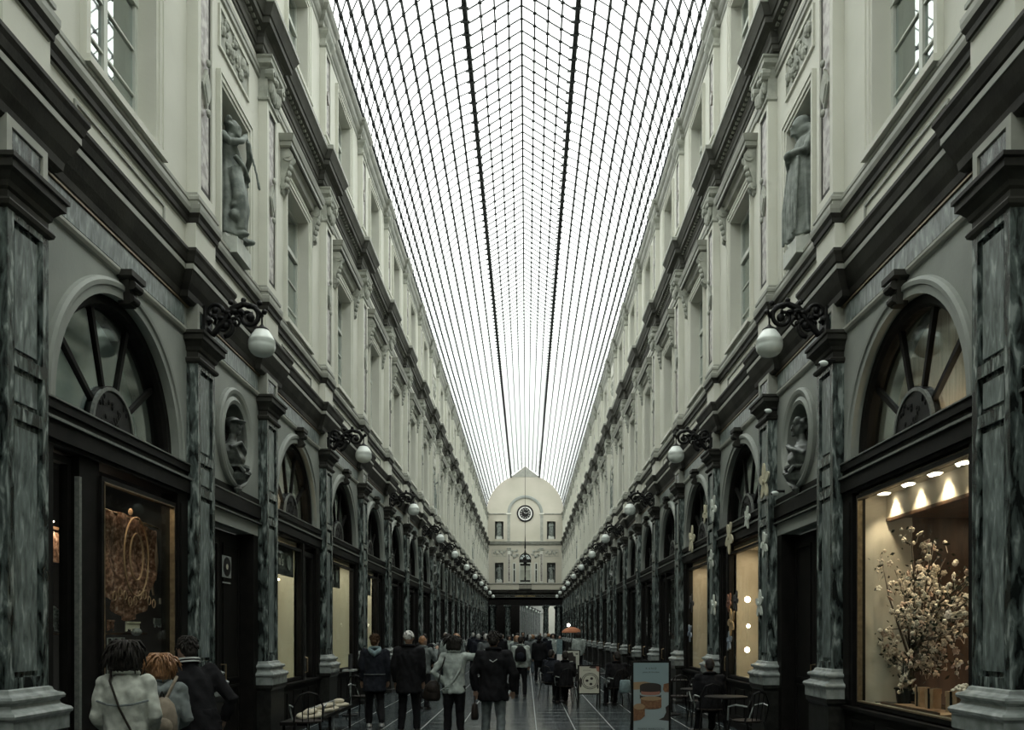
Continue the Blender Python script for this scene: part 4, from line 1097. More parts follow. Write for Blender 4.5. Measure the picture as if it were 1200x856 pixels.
lace = mat('brown_lace', (.10, .045, .025), (.32, .17, .11), .9, scale=22, detail=3, contrast=(.42, .6), c3=(.5, .36, .28))
M['lace'] = lace
bn = root('lace_banner', 'large brown lace cloth hung in the near left shop window', 'textile', (-4.42, 9.62, 0))
out = [(-.66, 3.03), (-.3, 3.06), (.0, 3.05), (.3, 2.98), (.62, 2.95), (.66, 2.55), (.62, 2.2), (.45, 2.05), (.2, 1.94), (-.02, 1.88), (-.25, 1.93), (-.5, 2.08), (-.66, 2.18)]
m = MB(); N = 36; cols = []
def edge(y, top):
    pts = out[:5] if top else [out[12], out[11], out[10], out[9], out[8], out[7], out[5]]
    for (a, za), (b, zb) in zip(pts[:-1], pts[1:]):
        if a <= y <= b: return za+(zb-za)*(y-a)/(b-a)
    return pts[-1][1]
for i in range(N+1):
    y = -.655+1.27*i/N; t, bt = edge(y, True), edge(y, False)
    for j in range(13):
        z = t+(bt-t)*j/12; m.v.append((.03*sin(y*22)*(.4+j/12)+.02*sin(z*9), y, z))
for i in range(N):
    for j in range(12): m.f.append([i*13+j, (i+1)*13+j, (i+1)*13+j+1, i*13+j+1]); m.m.append(0); m.sm.append(True)
put('cloth', m.mesh('cloth', 'lace', fix=False), bn)
m = MB()
for r0, r1 in ((.30, .44), (.16, .26)):
    m.tube([(.06, r0*cos(2*PI*k/28)+.02, 2.6+r1*sin(2*PI*k/28)) for k in range(28)], .010, 5, closed=True)
for k in range(9): m.tube([(.06, -.5+.12*k+.04*cos(2*PI*j/8), 2.14+.05*sin(k*1.4)+.05*sin(2*PI*j/8)) for j in range(8)], .007, 4, closed=True)
put('lace_medallion', m.mesh('lace_medallion', 'kraft'), bn)
put('hanging_rod', MB().tube([(0, -.72, 3.05), (0, .72, 3.0)], .012, 6).mesh('hanging_rod', 'brass'), bn)
put('finial', MB().ellipsoid((0, .0, 3.10), (.025, .025, .04), 10, 6).mesh('finial', 'kraft'), bn)
dp = root('draped_scarf', 'grey brown scarf draped behind the lace cloth in the near left shop window', 'textile', (-4.5, 10.05, 0))
m = MB()
for k in range(7): m.tube([(.02*sin(k), .0+.06*k, 2.98), (.03*cos(k*2), .02+.055*k, 2.6), (.02, .05+.05*k, 2.2+.06*((k*3) % 5))], [.03, .035, .012], 6)
put('cloth', m.mesh('cloth', 'curtain_tan'), dp)
def sm(nm, label, cat, px, py, w, hh, mt, X=-4.45, d=.02, fr=None, group=None):
    Yb = 1010*(-X)/(617-px); zb = EYE+(742-py)*Yb/1010
    r = root(nm, label, cat, (X, Yb, zb), 0, group)
    put('card' if nm == 'price_card' else 'lace_piece', MB().box(0, d, -w/2, w/2, -hh/2, hh/2).mesh('card', mt), r); return r, Yb, zb
sm('price_card', 'peach price card under the lace cloth in the near left shop window', 'card', 189, 705, .14, .07, 'cream')
for k, (px, py, w, mt, lab) in enumerate(((155, 730, .34, 'creamgrey', 'cream fringed lace edging on a shelf below the lace cloth'), (186, 726, .3, 'curtain', 'grey fringed lace edging on the shelf right of the cream one'), (129, 728, .14, 'lace', 'small brown lace piece at the near end of the shelf'))):
    r, Yb, zb = sm('lace_edging', lab, 'lace', px, py, w, .02, mt)
    m = MB(); q = random.Random(k)
    for j in range(16): m.box(.0, .012, -w/2+w*j/16, -w/2+w*(j+.6)/16, -.03-q.uniform(.02, .08), -.01)
    put('fringe', m.mesh('fringe', mt), r)
r, Yb, zb = sm('lace_bonnet', 'small white lace cap on display above the grid of framed lace squares', 'lace', 157, 741, .05, .02, 'curtain')
put('crown', MB().ellipsoid((.03, 0, 0), (.05, .09, .045), 14, 8).mesh('crown', 'cloth_g'), r)
fan = root('lace_fan', 'pale dome-shaped lace fan in the entrance of the near left shop', 'lace', (-4.38, 7.95, 1.75))
m = MB()
for k in range(13):
    a = PI*k/12; m.tube([(0, .05*cos(a), .02+.05*sin(a)), (0, .20*cos(a), .02+.22*sin(a))], [.006, .012], 4)
for rr in (.10, .15, .20): m.tube([(0, rr*cos(PI*k/20), .02+rr*1.1*sin(PI*k/20)) for k in range(21)], .012, 4)
for k in range(40): q = random.Random(k); a = q.uniform(0, PI); rr = q.uniform(.08, .2); m.ico((0, rr*cos(a), .02+1.1*rr*sin(a)), .012, 0)
put('fan_leaf', m.mesh('fan_leaf', 'curtain'), fan)
gr = root('framed_lace_grid', 'rack of small white framed lace squares low in the near left shop window', 'rack', (-4.43, 9.15, 1.52))
k = 0
for j in range(3):
    for i in range(3):
        if True: put('picture_frame', cm('pf', lambda: MB().rect_frame(-.045, .045, -.05, .05, .008, 0, .012).mesh('picture_frame', 'curtain')), gr, (0, .14*i, .12-.14*j))
put('shelf_board', MB().box(-.2, 0, 7.98, 10.3, 1.73, 1.75).mesh('shelf_board', 'brown'), sh, (-.4, -7.55, 0))
put('window_deck', MB().box(-.8, -.1, 7.98, 10.3, .85, .9).mesh('window_deck', 'brown'), sh, (0, -7.55, 0))
for k, (px, py) in enumerate(((120, 582), (60, 611))):
    Xb = -4.8; Yb = 1010*4.8/(617-px); zb = EYE+(742-py)*Yb/1010
    e = root('ceiling_spot', 'small warm ceiling spot %s the near left shop' % ('deep inside', 'over the entrance of')[k], 'lamp', (Xb, Yb, zb))
    put('lamp_face', MB().ellipsoid((0, 0, 0), (.02, .05, .012), 10, 6).mesh('lamp_face', cm('wem', lambda: emit('warm_lamp', (1, .8, .55), 14))), e)
    spot('spot_light', e, (.15, -.1, -.03), 7, size=2.2)
area('counter_light', sh, (-.25, 1.9, 3.3), (0, .2, 0), .15, 1.2, 5, (1, .78, .55))
pk = root('wall_cabinet', 'pink brown lit cabinet seen through the near left shop door', 'cabinet', (-4.75, 8.65, 2.62))
put('door', MB().box(0, .03, -.16, .16, -.16, .16).mesh('door', 'lace'), pk); put('top_board', MB().box(-.1, .05, -.2, .2, .16, .19).mesh('top_board', 'brown'), pk)

# ---- door notice on the left narrow bay
dn = root('door_notice', 'white square notice with a black oval on the dark door, near left wall', 'sign', (-4.32, 12.4, 2.70))
put('plate', MB().box(0, .01, -.18, .18, -.155, .155).mesh('plate', 'curtain'), dn)
m = MB(); m.extrude([(.15*cos(PI*k/14), .14*sin(PI*k/14)) for k in range(28)], .01, .014); put('oval', m.mesh('oval', 'black'), dn)
put('spot', MB().extrude([(.04*cos(PI*k/8), .04*sin(PI*k/8)) for k in range(16)], .014, .017).mesh('spot', 'creamgrey'), dn)
put('caption_strip', MB().box(0, .008, -.16, .16, -.24, -.22).mesh('caption_strip', 'curtain'), dn)

# ---- near right shop: lit window with blossom tree
BX, B0, B1 = XR, 7.3, 10.12
ds = root('display_case', 'brightly lit cream display case holding the blossom tree, near right shop', 'display', (0, 0, 0))
put('side_panel', MB().box(3.92, 4.52, 10.10, 10.16, .9, 3.36).mesh('side_panel', 'cream'), ds)
put('display_ceiling', MB().box(3.92, 4.24, 7.2, 10.16, 3.36, 3.40).mesh('display_ceiling', 'cream'), ds)
put('light_fascia', MB().box(4.22, 4.26, 7.2, 10.12, 3.08, 3.37).mesh('light_fascia', 'cream'), ds)
put('fascia_edge', MB().box(4.21, 4.27, 7.2, 10.12, 3.05, 3.085).mesh('fascia_edge', 'brown'), ds)
put('inner_soffit', MB().box(4.26, 5.6, 7.2, 10.12, 3.10, 3.14).mesh('inner_soffit', 'brown'), ds)
put('display_deck', MB().box(3.92, 4.75, 7.2, 10.12, .86, .93).mesh('display_deck', 'brown'), ds)
put('inner_wall', MB().box(4.53, 6.3, 10.16, 10.2, .0, 3.3).mesh('inner_wall', 'brown'), ds)
put('rear_wall', MB().box(6.1, 6.15, 7.2, 10.2, .0, 3.3).mesh('rear_wall', 'brown'), ds)
put('front_trim', MB().box(3.88, 3.93, 7.2, 10.12, .93, .96).mesh('front_trim', 'creamgrey'), ds)
for k, (px, py) in enumerate(((1033.6, 580), (1059.5, 569), (1089, 557), (1122, 544))):
    Yb = 1.58*1010/(742-py); Xb = 4.08
    e = root('ceiling_downlight', 'large round recessed downlight, %s from the far end, near right shop window' % ORD[k], 'lamp', (Xb, Yb, 3.355), group='round downlights in the near right shop window')
    put('trim_ring', cm('tr', lambda: MB().lathe([(.075, 0), (.085, -.01), (.085, .005), (.0, .005)], seg=20).mesh('trim_ring', 'white')), e)
    put('lamp_face', cm('lf', lambda: MB().lathe([(.0, -.025), (.06, -.024), (.07, -.014), (.0, -.012)], seg=20).mesh('lamp_face', emit('lamp_face_glow', (1, .9, .72), 9))), e)
    spot('spot_light', e, (.02, 0, -.04), 26, size=1.7, rot=(0, -.25, 0))
    spot('wash_light', e, (.0, .0, -.035), 5, size=1.1, rot=(0, -.95, 0))
for k, (px, py) in enumerate(((1045, 571), (1073, 559), (1104, 546.6))):
    Yb = 1.59*1010/(742-py)
    e = root('pin_spot', 'tiny pin spot between the round downlights, %s from the far end' % ORD[k], 'lamp', (4.12, Yb, 3.35), group='pin spots in the near right shop window')
    put('lamp_face', cm('pf2', lambda: MB().ellipsoid((0, 0, 0), (.022, .022, .014), 10, 6).mesh('lamp_face', emit('pin_glow', (1, .9, .72), 12))), e)
e = root('ceiling_spot', 'small round lamp in the brown inner ceiling of the near right shop', 'lamp', (4.75, 9.45-.4, 3.09))
put('lamp_face', MB().ellipsoid((0, 0, 0), (.05, .05, .015), 12, 6).mesh('lamp_face', cm('wem', lambda: emit('warm_lamp', (1, .8, .55), 14))), e)
spot('spot_light', e, (0, 0, -.03), 28, size=2.4)
area('shelf_light', ds, (5.5, 9.0, 3.0), (0, .4, 0), .2, 1.4, 5, (1, .75, .5))
# blossom tree
q = random.Random(21)
tr = root('blossom_tree', 'branching tree of cream blossoms filling the near right shop window', 'tree', (4.32, 9.72, .93))
bark = M['bark'] = mat('grey_brown_bark', (.07, .05, .035), (.14, .11, .08), .8, scale=20)
M['petal'] = mat('cream_petals', (.62, .50, .38), (.78, .68, .55), .7, scale=14)
M['petal2'] = mat('dusty_pink_petals', (.40, .26, .19), (.58, .42, .32), .7, scale=14)
M['leafd'] = mat('dark_leaves', (.02, .025, .012), (.06, .055, .03), .6, scale=20)
put('pot', MB().lathe([(.0, 0), (.10, 0), (.13, .02), (.15, .18), (.16, .20), (.14, .2), (.0, .19)], seg=16).mesh('pot', 'iron'), tr)
m = MB(); m.smooth = True; tips = []
def branch(p, d, L, r, lev):
    pts = [p]; n = 5
    for k in range(n):
        d = (d+Vector((q.uniform(-.25, .25), q.uniform(-.3, .3), q.uniform(-.2, .22)))).normalized()
        nx = pts[-1]+d*L/n
        nx.x = min(max(nx.x, -.34), .55); nx.y = min(max(nx.y, -2.2), .30); nx.z = min(max(nx.z, .12), 1.98)
        pts.append(nx)
        if lev >= 1: tips.append((nx.copy(), lev))
    m.tube(pts, [r*(1-.12*k) for k in range(n+1)], 5 if lev else 7)
    if lev < 3:
        for k in range(3 if lev < 2 else 2):
            i = q.randint(2, n); a = q.uniform(0, 2*PI)
            nd = (d*.5+Vector((cos(a)*.35, sin(a)*.9, q.uniform(-.45, .7)))).normalized()
            branch(pts[i], nd, L*q.uniform(.55, .75), r*.55, lev+1)
branch(Vector((0, 0, .15)), Vector((.0, -.55, 1)), .8, .03, 0)
branch(Vector((0, .02, .15)), Vector((.0, -.15, 1)), .6, .022, 0)
for (ty, tz) in ((.28, 1.55), (.26, 1.30), (.28, 1.05), (.15, 1.72), (-.1, 1.85), (.2, .85), (-.3, 1.8), (-.55, 1.95), (-.35, 1.5), (-.7, 1.6), (-1.0, 1.72), (-1.3, 1.5), (-1.6, 1.65), (-.5, 1.2), (-.9, 1.3), (-1.2, 1.1), (-1.6, 1.25), (-1.9, 1.4), (-.3, .9), (-.7, .95), (-1.0, .8), (-1.4, .9), (-1.8, .95), (.05, .6), (.1, .4), (-.1, .5), (0, .3)):
    t = Vector((q.uniform(-.33, .2), ty, tz)); s = Vector((0, -.05, .45+.2*q.random()))
    mid = (s+t)/2+Vector((q.uniform(-.08, .08), 0, q.uniform(.0, .2)))
    m.tube([s, mid, t], [.016, .011, .005], 5)
    for k in range(13): 
        f = .5+.5*k/12; p = s.lerp(mid, f*2) if f < .5 else mid.lerp(t, f*2-1)
        tips.append((p+Vector((q.gauss(0, .04), q.gauss(0, .07), q.gauss(0, .07))), 2))
put('branches', m.mesh('branches', 'bark'), tr)
bl = []
for v in range(3):
    b = MB(); s = .034
    for k in range(5):
        a = 2*PI*k/5+v; b.ellipsoid((s*.7*cos(a), s*.7*sin(a), s*.25), (s*.55, s*.55, s*.28), 6, 4)
    for k in range(4):
        a = 2*PI*k/4+.5; b.ellipsoid((s*.3*cos(a), s*.3*sin(a), s*.5), (s*.35, s*.35, s*.3), 6, 4)
    bl.append(b.mesh('blossom', 'petal2' if v == 2 else 'petal'))
q.shuffle(tips); st = MB(); lf = MB(); nb = 0
for p, lev in tips[:600]:
    for r_ in range(1):
        rot = (q.uniform(0, 6), q.uniform(0, 6), q.uniform(0, 6)); o_ = Vector((q.gauss(0, .02), q.gauss(0, .03), q.gauss(0, .03)))
        if q.random() < .6: st.tube([p+o_, p+o_*.2+Vector((0, q.uniform(-.05, .05), -.07))], .003, 3)
        if nb < 290:
            o = put('blossom', bl[q.choice((0, 0, 1, 1, 2))], tr, p+o_, rot); o.scale = (q.uniform(.75, 1.2),)*3; nb += 1
        else: st.ico(p+o_, q.uniform(.012, .03), 1)
    for k in range(2):
        a = q.uniform(0, 2*PI); L = q.uniform(.04, .08); d = Vector((cos(a)*.4, sin(a), q.uniform(-.8, .5))).normalized(); w = d.cross(Vector((1, 0, .2))).normalized()*L*.25
        c0 = p+Vector((q.gauss(0, .03), q.gauss(0, .05), q.gauss(0, .05)))
        lf.add([c0, c0+d*L*.5+w, c0+d*L, c0+d*L*.5-w, c0+d*L*.5+Vector((.004, 0, 0))], [(0, 1, 4), (1, 2, 4), (2, 3, 4), (3, 0, 4)])
put('small_buds', st.mesh('small_buds', 'petal', fix=False), tr, kind='stuff')
put('leaves', lf.mesh('leaves', 'leafd', fix=False), tr, kind='stuff')
# goods on the deck
M['kraft'] = mat('kraft_board', (.36, .22, .12), (.46, .30, .18), .7, scale=10)
for k, (px, w, nm) in enumerate(((1080.5, .12, 'farthest'), (1093.5, .13, 'middle'), (1118, .13, 'nearest'))):
    Yb = 1010*4.08/(px-617)
    e = root('gift_box', '%s of three upright kraft gift boxes before the blossom tree' % nm, 'box', (4.08, Yb, .93+.06), .3*k)
    put('box_body', cm('gbb', lambda: MB().box(-.05, .05, -.055, .055, 0, .19).mesh('box_body', 'kraft')), e)
    put('box_lid', cm('gbl', lambda: MB().box(-.055, .055, -.06, .06, .15, .20).mesh('box_lid', 'kraft')), e)
    put('ribbon', cm('gbr', lambda: MB().box(-.057, .057, -.012, .012, .0, .203).mesh('ribbon', 'iron')), e)
tb = root('low_tray', 'low brown tray under the kraft gift boxes in the near right window', 'tray', (4.12, 8.85, .93))
put('tray_base', MB().box(-.17, .17, -.6, .75, 0, .03).mesh('tray_base', 'kraft'), tb); put('tray_rim', MB().rect_frame(-.58, .73, .0, .0, .02, 0, 0).box(-.18, -.16, -.6, .75, .03, .055).box(.16, .18, -.6, .75, .03, .055).mesh('tray_rim', 'brown'), tb)
for k, (dx, dy, c, lab) in enumerate(((3.99, 9.65, 'cream', 'open cream booklet lying at the far end of the near right window'), (4.15, 9.85, 'plinth', 'dark flat book at the far corner of the near right window'))):
    e = root('display_book', lab, 'book', (dx, dy, .93), .3)
    put('cover', MB().box(-.08, .08, -.14, .14, 0, .025).mesh('cover', c), e); put('pages', MB().box(-.075, .085, -.13, .13, .005, .020).mesh('pages', 'white'), e)
bk = root('pastry_basket', 'round basket heaped with pale pieces behind the gift boxes, near right window', 'basket', (4.35, 8.45, .96))
put('basket_body', MB().lathe([(.0, 0), (.13, 0), (.17, .06), (.18, .10), (.16, .10), (.0, .09)], seg=18).mesh('basket_body', 'kraft'), bk)
m = MB()
for k in range(30): a = q.uniform(0, 6.3); r_ = q.uniform(0, .13); m.ico((r_*cos(a), r_*sin(a), .11+q.uniform(0, .05)), (.03, .025, .018), 1)
put('heap', m.mesh('heap', 'petal'), bk, kind='stuff')
fl2 = root('flower_bunch', 'white round flower head on a dark pot right of the gift boxes', 'flowers', (4.45, 8.75, .93))
put('pot', MB().lathe([(0, 0), (.05, 0), (.07, .16), (.06, .16), (0, .15)], seg=14).mesh('pot', 'iron'), fl2)
m = MB()
for k in range(40): a = q.uniform(0, 6.3); r_ = q.uniform(0, .12); m.ico((r_*cos(a), r_*sin(a), .27-.9*r_*r_*3+q.uniform(-.01, .02)), .022, 1)
put('flower_head', m.mesh('flower_head', 'white'), fl2, kind='stuff'); put('stem', MB().tube([(0, 0, .14), (0, 0, .26)], .02, 6).mesh('stem', 'leafd'), fl2)
shf = root('wall_shelf', 'lit wooden shelf unit at the back of the near right shop', 'shelf', (5.9, 9.0, 0))
for z in (1.15, 1.62, 2.1): put('shelf_board', MB().box(-.15, .15, -.9, .9, z, z+.025).mesh('shelf_board', 'creamgrey'), shf)
for y in (-.9, 0, .9): put('upright', MB().box(-.15, .15, y-.02, y+.02, .5, 2.5).mesh('upright', 'brown'), shf)
for k in range(9):
    e = root('shelf_jar', 'small pale tin on the back shelves of the near right shop, %s along' % ORD[k], 'jar', (5.82, 8.3+.2*k*.9, (1.175, 1.645, 2.125)[k % 3]), group='tins on the back shelves')
    put('jar_body', cm('jb', lambda: MB().lathe([(0, 0), (.045, 0), (.045, .11), (0, .11)], seg=12).mesh('jar_body', 'kraft')), e); put('lid', cm('jl', lambda: MB().lathe([(0, .11), (.048, .11), (.048, .13), (0, .135)], seg=12).mesh('lid', 'gold')), e)

# ---- paper flowers on the right wall
M['pf_beige'] = mat('beige_paper', (.52, .49, .34), rough=.8); M['pf_pale'] = mat('pale_grey_paper', (.56, .60, .53), rough=.8)
M['pf_dark'] = mat('dark_paper', (.02, .02, .02), rough=.8); M['pf_gold'] = mat('ochre_paper', (.30, .21, .10), rough=.8)
M['pf_blue'] = mat('blue_grey_paper', (.16, .20, .24), rough=.8); M['pf_rust'] = mat('rust_paper', (.16, .07, .04), rough=.8)
FLW = [(895, 565, 44, 'beige', .22), (875, 607, 28, 'pale', .1), (854, 630, 40, 'beige', .1), (895, 638, 32, 'pale', .22), (889.5, 708, 34, 'pale', .2), (861.7, 705, 26, 'dark', .06),
       (853.7, 706, 24, 'rust', .06), (856.5, 729, 34, 'gold', .05), (854, 752, 24, 'blue', .05), (810, 633, 34, 'beige', .1), (835, 596, 32, 'pale', .22), (826, 602, 24, 'beige', .1), (833, 656, 24, 'pale', .2),
       (835.6, 710, 26, 'pale', .2), (810, 707, 24, 'dark', .06), (808, 742, 22, 'blue', .06)]
WORD = {'beige': 'beige', 'pale': 'pale grey', 'dark': 'black', 'gold': 'ochre', 'blue': 'blue grey', 'rust': 'rust brown'}
for k, (px, py, hh, c, d) in enumerate(FLW):
    Xb = XR-d; Yb = 1010*Xb/(px-617); zb = EYE+(742-py)*Yb/1010; rr = hh*Yb/1010/2
    where = 'on the third right pilaster' if px > 885 else 'on the fourth right pilaster' if 828 < px < 840 else 'over the far lit window' if px < 830 else 'by the lit window with bulbs'
    hgt = 'high up' if py < 615 else 'mid height' if py < 670 else 'low'
    e = root('paper_flower', 'big %s five-petal paper flower, %s %s, %s' % (WORD[c], hgt, where, ORD[k]+' counted'), 'decoration', (Xb, Yb, zb), (.3*k, 0, 0), group='paper flowers on the right shopfronts')
    e['label'] = 'big %s five-petal paper flower %s %s' % (WORD[c], hgt, where)
    def pet():
        m = MB(); m.extrude([(.30*cos(PI*j/8)+.0, .62+.38*sin(PI*j/8)) if False else ((.26*sin(2*PI*j/14)*(1+.15*cos(2*PI*j/14))), .56-.44*cos(2*PI*j/14)) for j in range(14)], -.012, .012); return m
    me = cm(('pet', c), lambda: pet().mesh('petal', 'pf_'+c))
    for j in range(5): o = put('petal', me, e, (.004*j, 0, 0), (2*PI*j/5, 0, 0)); o.scale = (1, rr, rr)
    o = put('flower_centre', cm(('pc', c), lambda: MB().extrude([(.14*cos(PI*j/6), .14*sin(PI*j/6)) for j in range(12)], -.03, .03).mesh('flower_centre', 'pf_'+c)), e); o.scale = (1, rr, rr)

# ---- security cameras, vertical lettering
for k, (p, lab) in enumerate((((3.62, 10.45, 5.02), 'white dome security camera under the capital right of the lit shop window'), ((3.72, 13.2, 5.15), 'white security camera beside the round niche, near right wall'), ((3.74, 12.9, 3.84), 'white security camera low beside the round niche bracket, right wall'))):
    e = root('security_camera', lab, 'camera', p, PI)
    m = MB(); m.smooth = True; m.ellipsoid((.02, 0, 0), (.06, .035, .035), 12, 8); put('housing', m.mesh('housing', 'globe'), e)
    put('mount_arm', MB().tube([(-.12, 0, .03), (0, 0, .03)], .02, 6).mesh('mount_arm', 'iron'), e); put('lens', MB().ellipsoid((.07, 0, -.01), (.015, .02, .02), 8, 6).mesh('lens', 'black'), e)
for k, (px, py, wh) in enumerate(((788, 733, 'nearer'), (761, 735, 'farther'))):
    Xb = XR+.03; Yb = 1010*Xb/(px-617); zb = EYE+(742-py)*Yb/1010
    e = root('window_lettering', '%s of two short vertical white letterings on dark right shop windows' % wh, 'sign', (Xb, Yb, zb+.2), 0)
    for j, ch_ in enumerate('INALI'):
        text_obj('letter', ch_, .15, 'curtain', e, (-.08, 0, -.12*j), (PI/2, 0, -PI/2))
# ------------------------------------------------------------------ people
def clothm(name, c, r=.9):
    M[name] = mat(name, tuple(v*.8 for v in c), tuple(min(1, v*1.2) for v in c), r, scale=14, bump=.35, bscale=9, spec=.12); return name
clothm('cloth_black', (.010, .010, .011)); clothm('cloth_navy', (.015, .017, .022)); clothm('cloth_parka', (.42, .44, .39)); clothm('cloth_slate', (.15, .17, .165))
clothm('cloth_pale', (.34, .38, .35)); clothm('cloth_blue', (.16, .22, .23)); clothm('denim', (.06, .075, .085)); clothm('jean_pale', (.13, .15, .15)); clothm('cloth_brown', (.06, .035, .02))
clothm('cloth_taupe', (.20, .17, .13)); clothm('cloth_grey', (.09, .10, .10)); clothm('cloth_white', (.5, .52, .5)); clothm('leather', (.022, .018, .015), .5)
M['skin'] = mat('skin', (.24, .15, .105), (.29, .185, .13), .5, scale=10); M['skin_dark'] = mat('skin_shade', (.16, .09, .06), (.2, .12, .08), .5, scale=10)
M['hair_dark'] = mat('dark_hair', (.010, .009, .008), (.028, .024, .02), .65, scale=40, stretch=(3, 3, .6), spec=.2); M['hair_red'] = mat('auburn_hair', (.16, .07, .03), (.34, .18, .08), .45, scale=30, stretch=(3, 3, .6), bump=.4)
M['hair_grey'] = mat('grey_hair', (.22, .22, .20), (.4, .4, .37), .6, scale=60)
M['capknit'] = mat('white_knit_cap', (.10, .10, .09), (.62, .62, .58), .8, scale=26, contrast=(.42, .5))
M['shoe'] = mat('shoe_leather', (.015, .013, .012), rough=.4); M['shoe_w'] = mat('white_trainer', (.5, .5, .48), rough=.5)

def hand(m, wr, d, side, s=1.0, curl=.5):
    wr = Vector(wr); d = Vector(d).normalized(); up = Vector((0, 0, 1)) if abs(d.z) < .8 else Vector((0, 1, 0))
    lat = d.cross(up).normalized(); pn = lat.cross(d).normalized()         # pn: back of the hand
    m.tube([wr, wr+d*.045*s, wr+d*.085*s], [.026*s, .036*s, .034*s], 10, sq=(1.15, .6), up=tuple(lat))
    for k in range(4):
        o = (k-1.5)*.017*s; L = (.068, .078, .072, .058)[k]*s
        a = wr+d*.078*s+lat*o; b = a+d*L*.5-pn*L*.18*curl; c = b+d*L*.35*(1-curl*.5)-pn*L*.45*curl
        m.tube([a, b, c], [.0095*s, .009*s, .007*s], 6)
    a = wr+d*.03*s+lat*side*.03*s; m.tube([a, a+d*.035*s+lat*side*.022*s-pn*.01*s, a+d*.065*s+lat*side*.024*s-pn*.018*s], [.012*s, .0105*s, .008*s], 6)

def human(label, loc, rz, ht, top='cloth_black', trouser='cloth_black', hairm='hair_dark', skin='skin', shoe='shoe', arms=None, legs=None, lean=(0, 0), hem=.78, bulk=1.0,
          hairstyle='short', look=(0, 1, 0), hoodcol=None, voxel=.011, group=None, hip=(0, 0, .93), seated=False, headoff=(0, 0, 0), extra=None, female=False):
    """local space: faces +y, x to its right, 1.72 m tall"""
    r = root('person', label, 'person', loc, rz, group, scale=ht/1.72)
    hip = Vector(hip); lx, ly = lean
    def up(z): t = (z-.93)/.52; return Vector((hip.x+lx*t, hip.y+ly*t, hip.z+(z-.93)*math.sqrt(max(.3, 1-(lx*lx+ly*ly)/.27*.5))))
    neck = up(1.45); tv = (up(1.45)-up(.93)).normalized()
    hc = neck+Vector((0, 0, .15))+tv*.02+Vector(headoff); look = Vector(look)
    sh = .185 if not female else .165
    A = arms or {}
    SL = up(1.40)+Vector((-sh, 0, 0)); SR = up(1.40)+Vector((sh, 0, 0))
    LE, LH = [Vector(v) for v in A.get('L', (SL+Vector((-.06, -.03, -.28)), SL+Vector((-.05, .06, -.53))))]
    RE, RH = [Vector(v) for v in A.get('R', (SR+Vector((.06, -.03, -.28)), SR+Vector((.05, .06, -.53))))]
    G = legs or {}
    HL, HR = hip+Vector((-.09, 0, -.03)), hip+Vector((.09, 0, -.03))
    LK, LA = [Vector(v) for v in G.get('L', ((-.10, .02, .49), (-.11, -.03, .09)))]
    RK, RA_ = [Vector(v) for v in G.get('R', ((.10, .02, .49), (.11, -.03, .09)))]
    sec = lambda z, rx, ry: (up(z).x, up(z).y, up(z).z, rx, ry)
    m = MB()
    m.loft([sec(.84, .14, .10), sec(.93, .155, .105), sec(1.05, .135, .095), sec(1.2, .15, .105), sec(1.34, .175, .10), sec(1.42, .12, .075), sec(1.46, .06, .055)], 20)
    m.tube([neck-Vector((0, 0, .05)), neck+Vector((0, .01, .05)), hc-Vector((0, 0, .05))], [.065, .055, .055], 12)
    m.ellipsoid(hc, (.076, .09, .115), 18, 12); fl_ = Vector((look.x, look.y, 0)).normalized(); m.ellipsoid(hc+fl_*.03+Vector((0, 0, -.055)), (.055, .06, .06), 14, 10)
    face(m, hc, look)
    for S, Eb, Hd, sd in ((SL, LE, LH, 1), (SR, RE, RH, -1)):
        m.tube([S+Vector((0, 0, -.01)), Eb, Hd], [.05, .04, .028], 10); m.ellipsoid(S, (.055, .055, .055), 10, 8); hand(m, Hd, Hd-Eb, sd)
    for Hh, K, An in ((HL, LK, LA), (HR, RK, RA_)):
        m.tube([Hh, (Hh+K)/2, K, (K*.65+An*.35), An, An+Vector((0, 0, -.04))], [.085, .072, .052, .054, .036, .035], 12)
        m.ellipsoid(An+Vector((0, .07, -.055)), (.042, .11, .032), 12, 8)
    put('body', blob(m, 'body', skin, max(voxel, .0105), 2, .5), r)
    # trousers
    m = MB()
    m.loft([(hip.x, hip.y, hip.z-.12, .15, .115), (hip.x, hip.y, hip.z-.02, .17, .125), (hip.x, hip.y, hip.z+.08, .155, .115), (hip.x, hip.y, hip.z+.12, .14, .105)], 18)
    for Hh, K, An in ((HL, LK, LA), (HR, RK, RA_)):
        m.tube([Hh+Vector((0, 0, .03)), (Hh+K)/2, K, (K+An)/2, An+Vector((0, 0, .03)), An+Vector((0, .0, -.02))], [.105, .092, .072, .068, .062, .064], 12)
    put('trousers', blob(m, 'trousers', trouser, voxel*1.25, 2, .5, (.011, 12)), r)
    # jacket with sleeves
    m = MB(); b = bulk
    secs = []
    for z, rx, ry in ((hem, .175, .135), (hem+.03, .18, .14), (.98, .165, .125), (1.08, .16, .12), (1.22, .175, .13), (1.33, .195, .125), (1.40, .165, .10), (1.45, .095, .08), (1.48, .08, .075)):
        if z < .93: p = hip+Vector((0, 0, z-.93)); secs.append((p.x, p.y, p.z, rx*b, ry*b))
        else: p = up(z); secs.append((p.x, p.y, p.z, rx*b, ry*b))
    m.loft(secs, 26)
    for S, Eb, Hd in ((SL, LE, LH), (SR, RE, RH)):
        wr = Hd-(Hd-Eb).normalized()*.01
        mid = (S+Eb)/2; m.tube([S, mid, Eb, (Eb+wr)/2, wr], [.072*b, .062*b, .054*b, .05*b, .042*b], 12)
        m.ellipsoid(S, (.078*b, .078*b, .07*b), 12, 8)
        for t in (.75, .95, 1.2): 
            p = S.lerp(Eb, t) if t <= 1 else Eb.lerp(wr, t-1); m.ellipsoid(p, (.058*b, .058*b, .018), 10, 6)
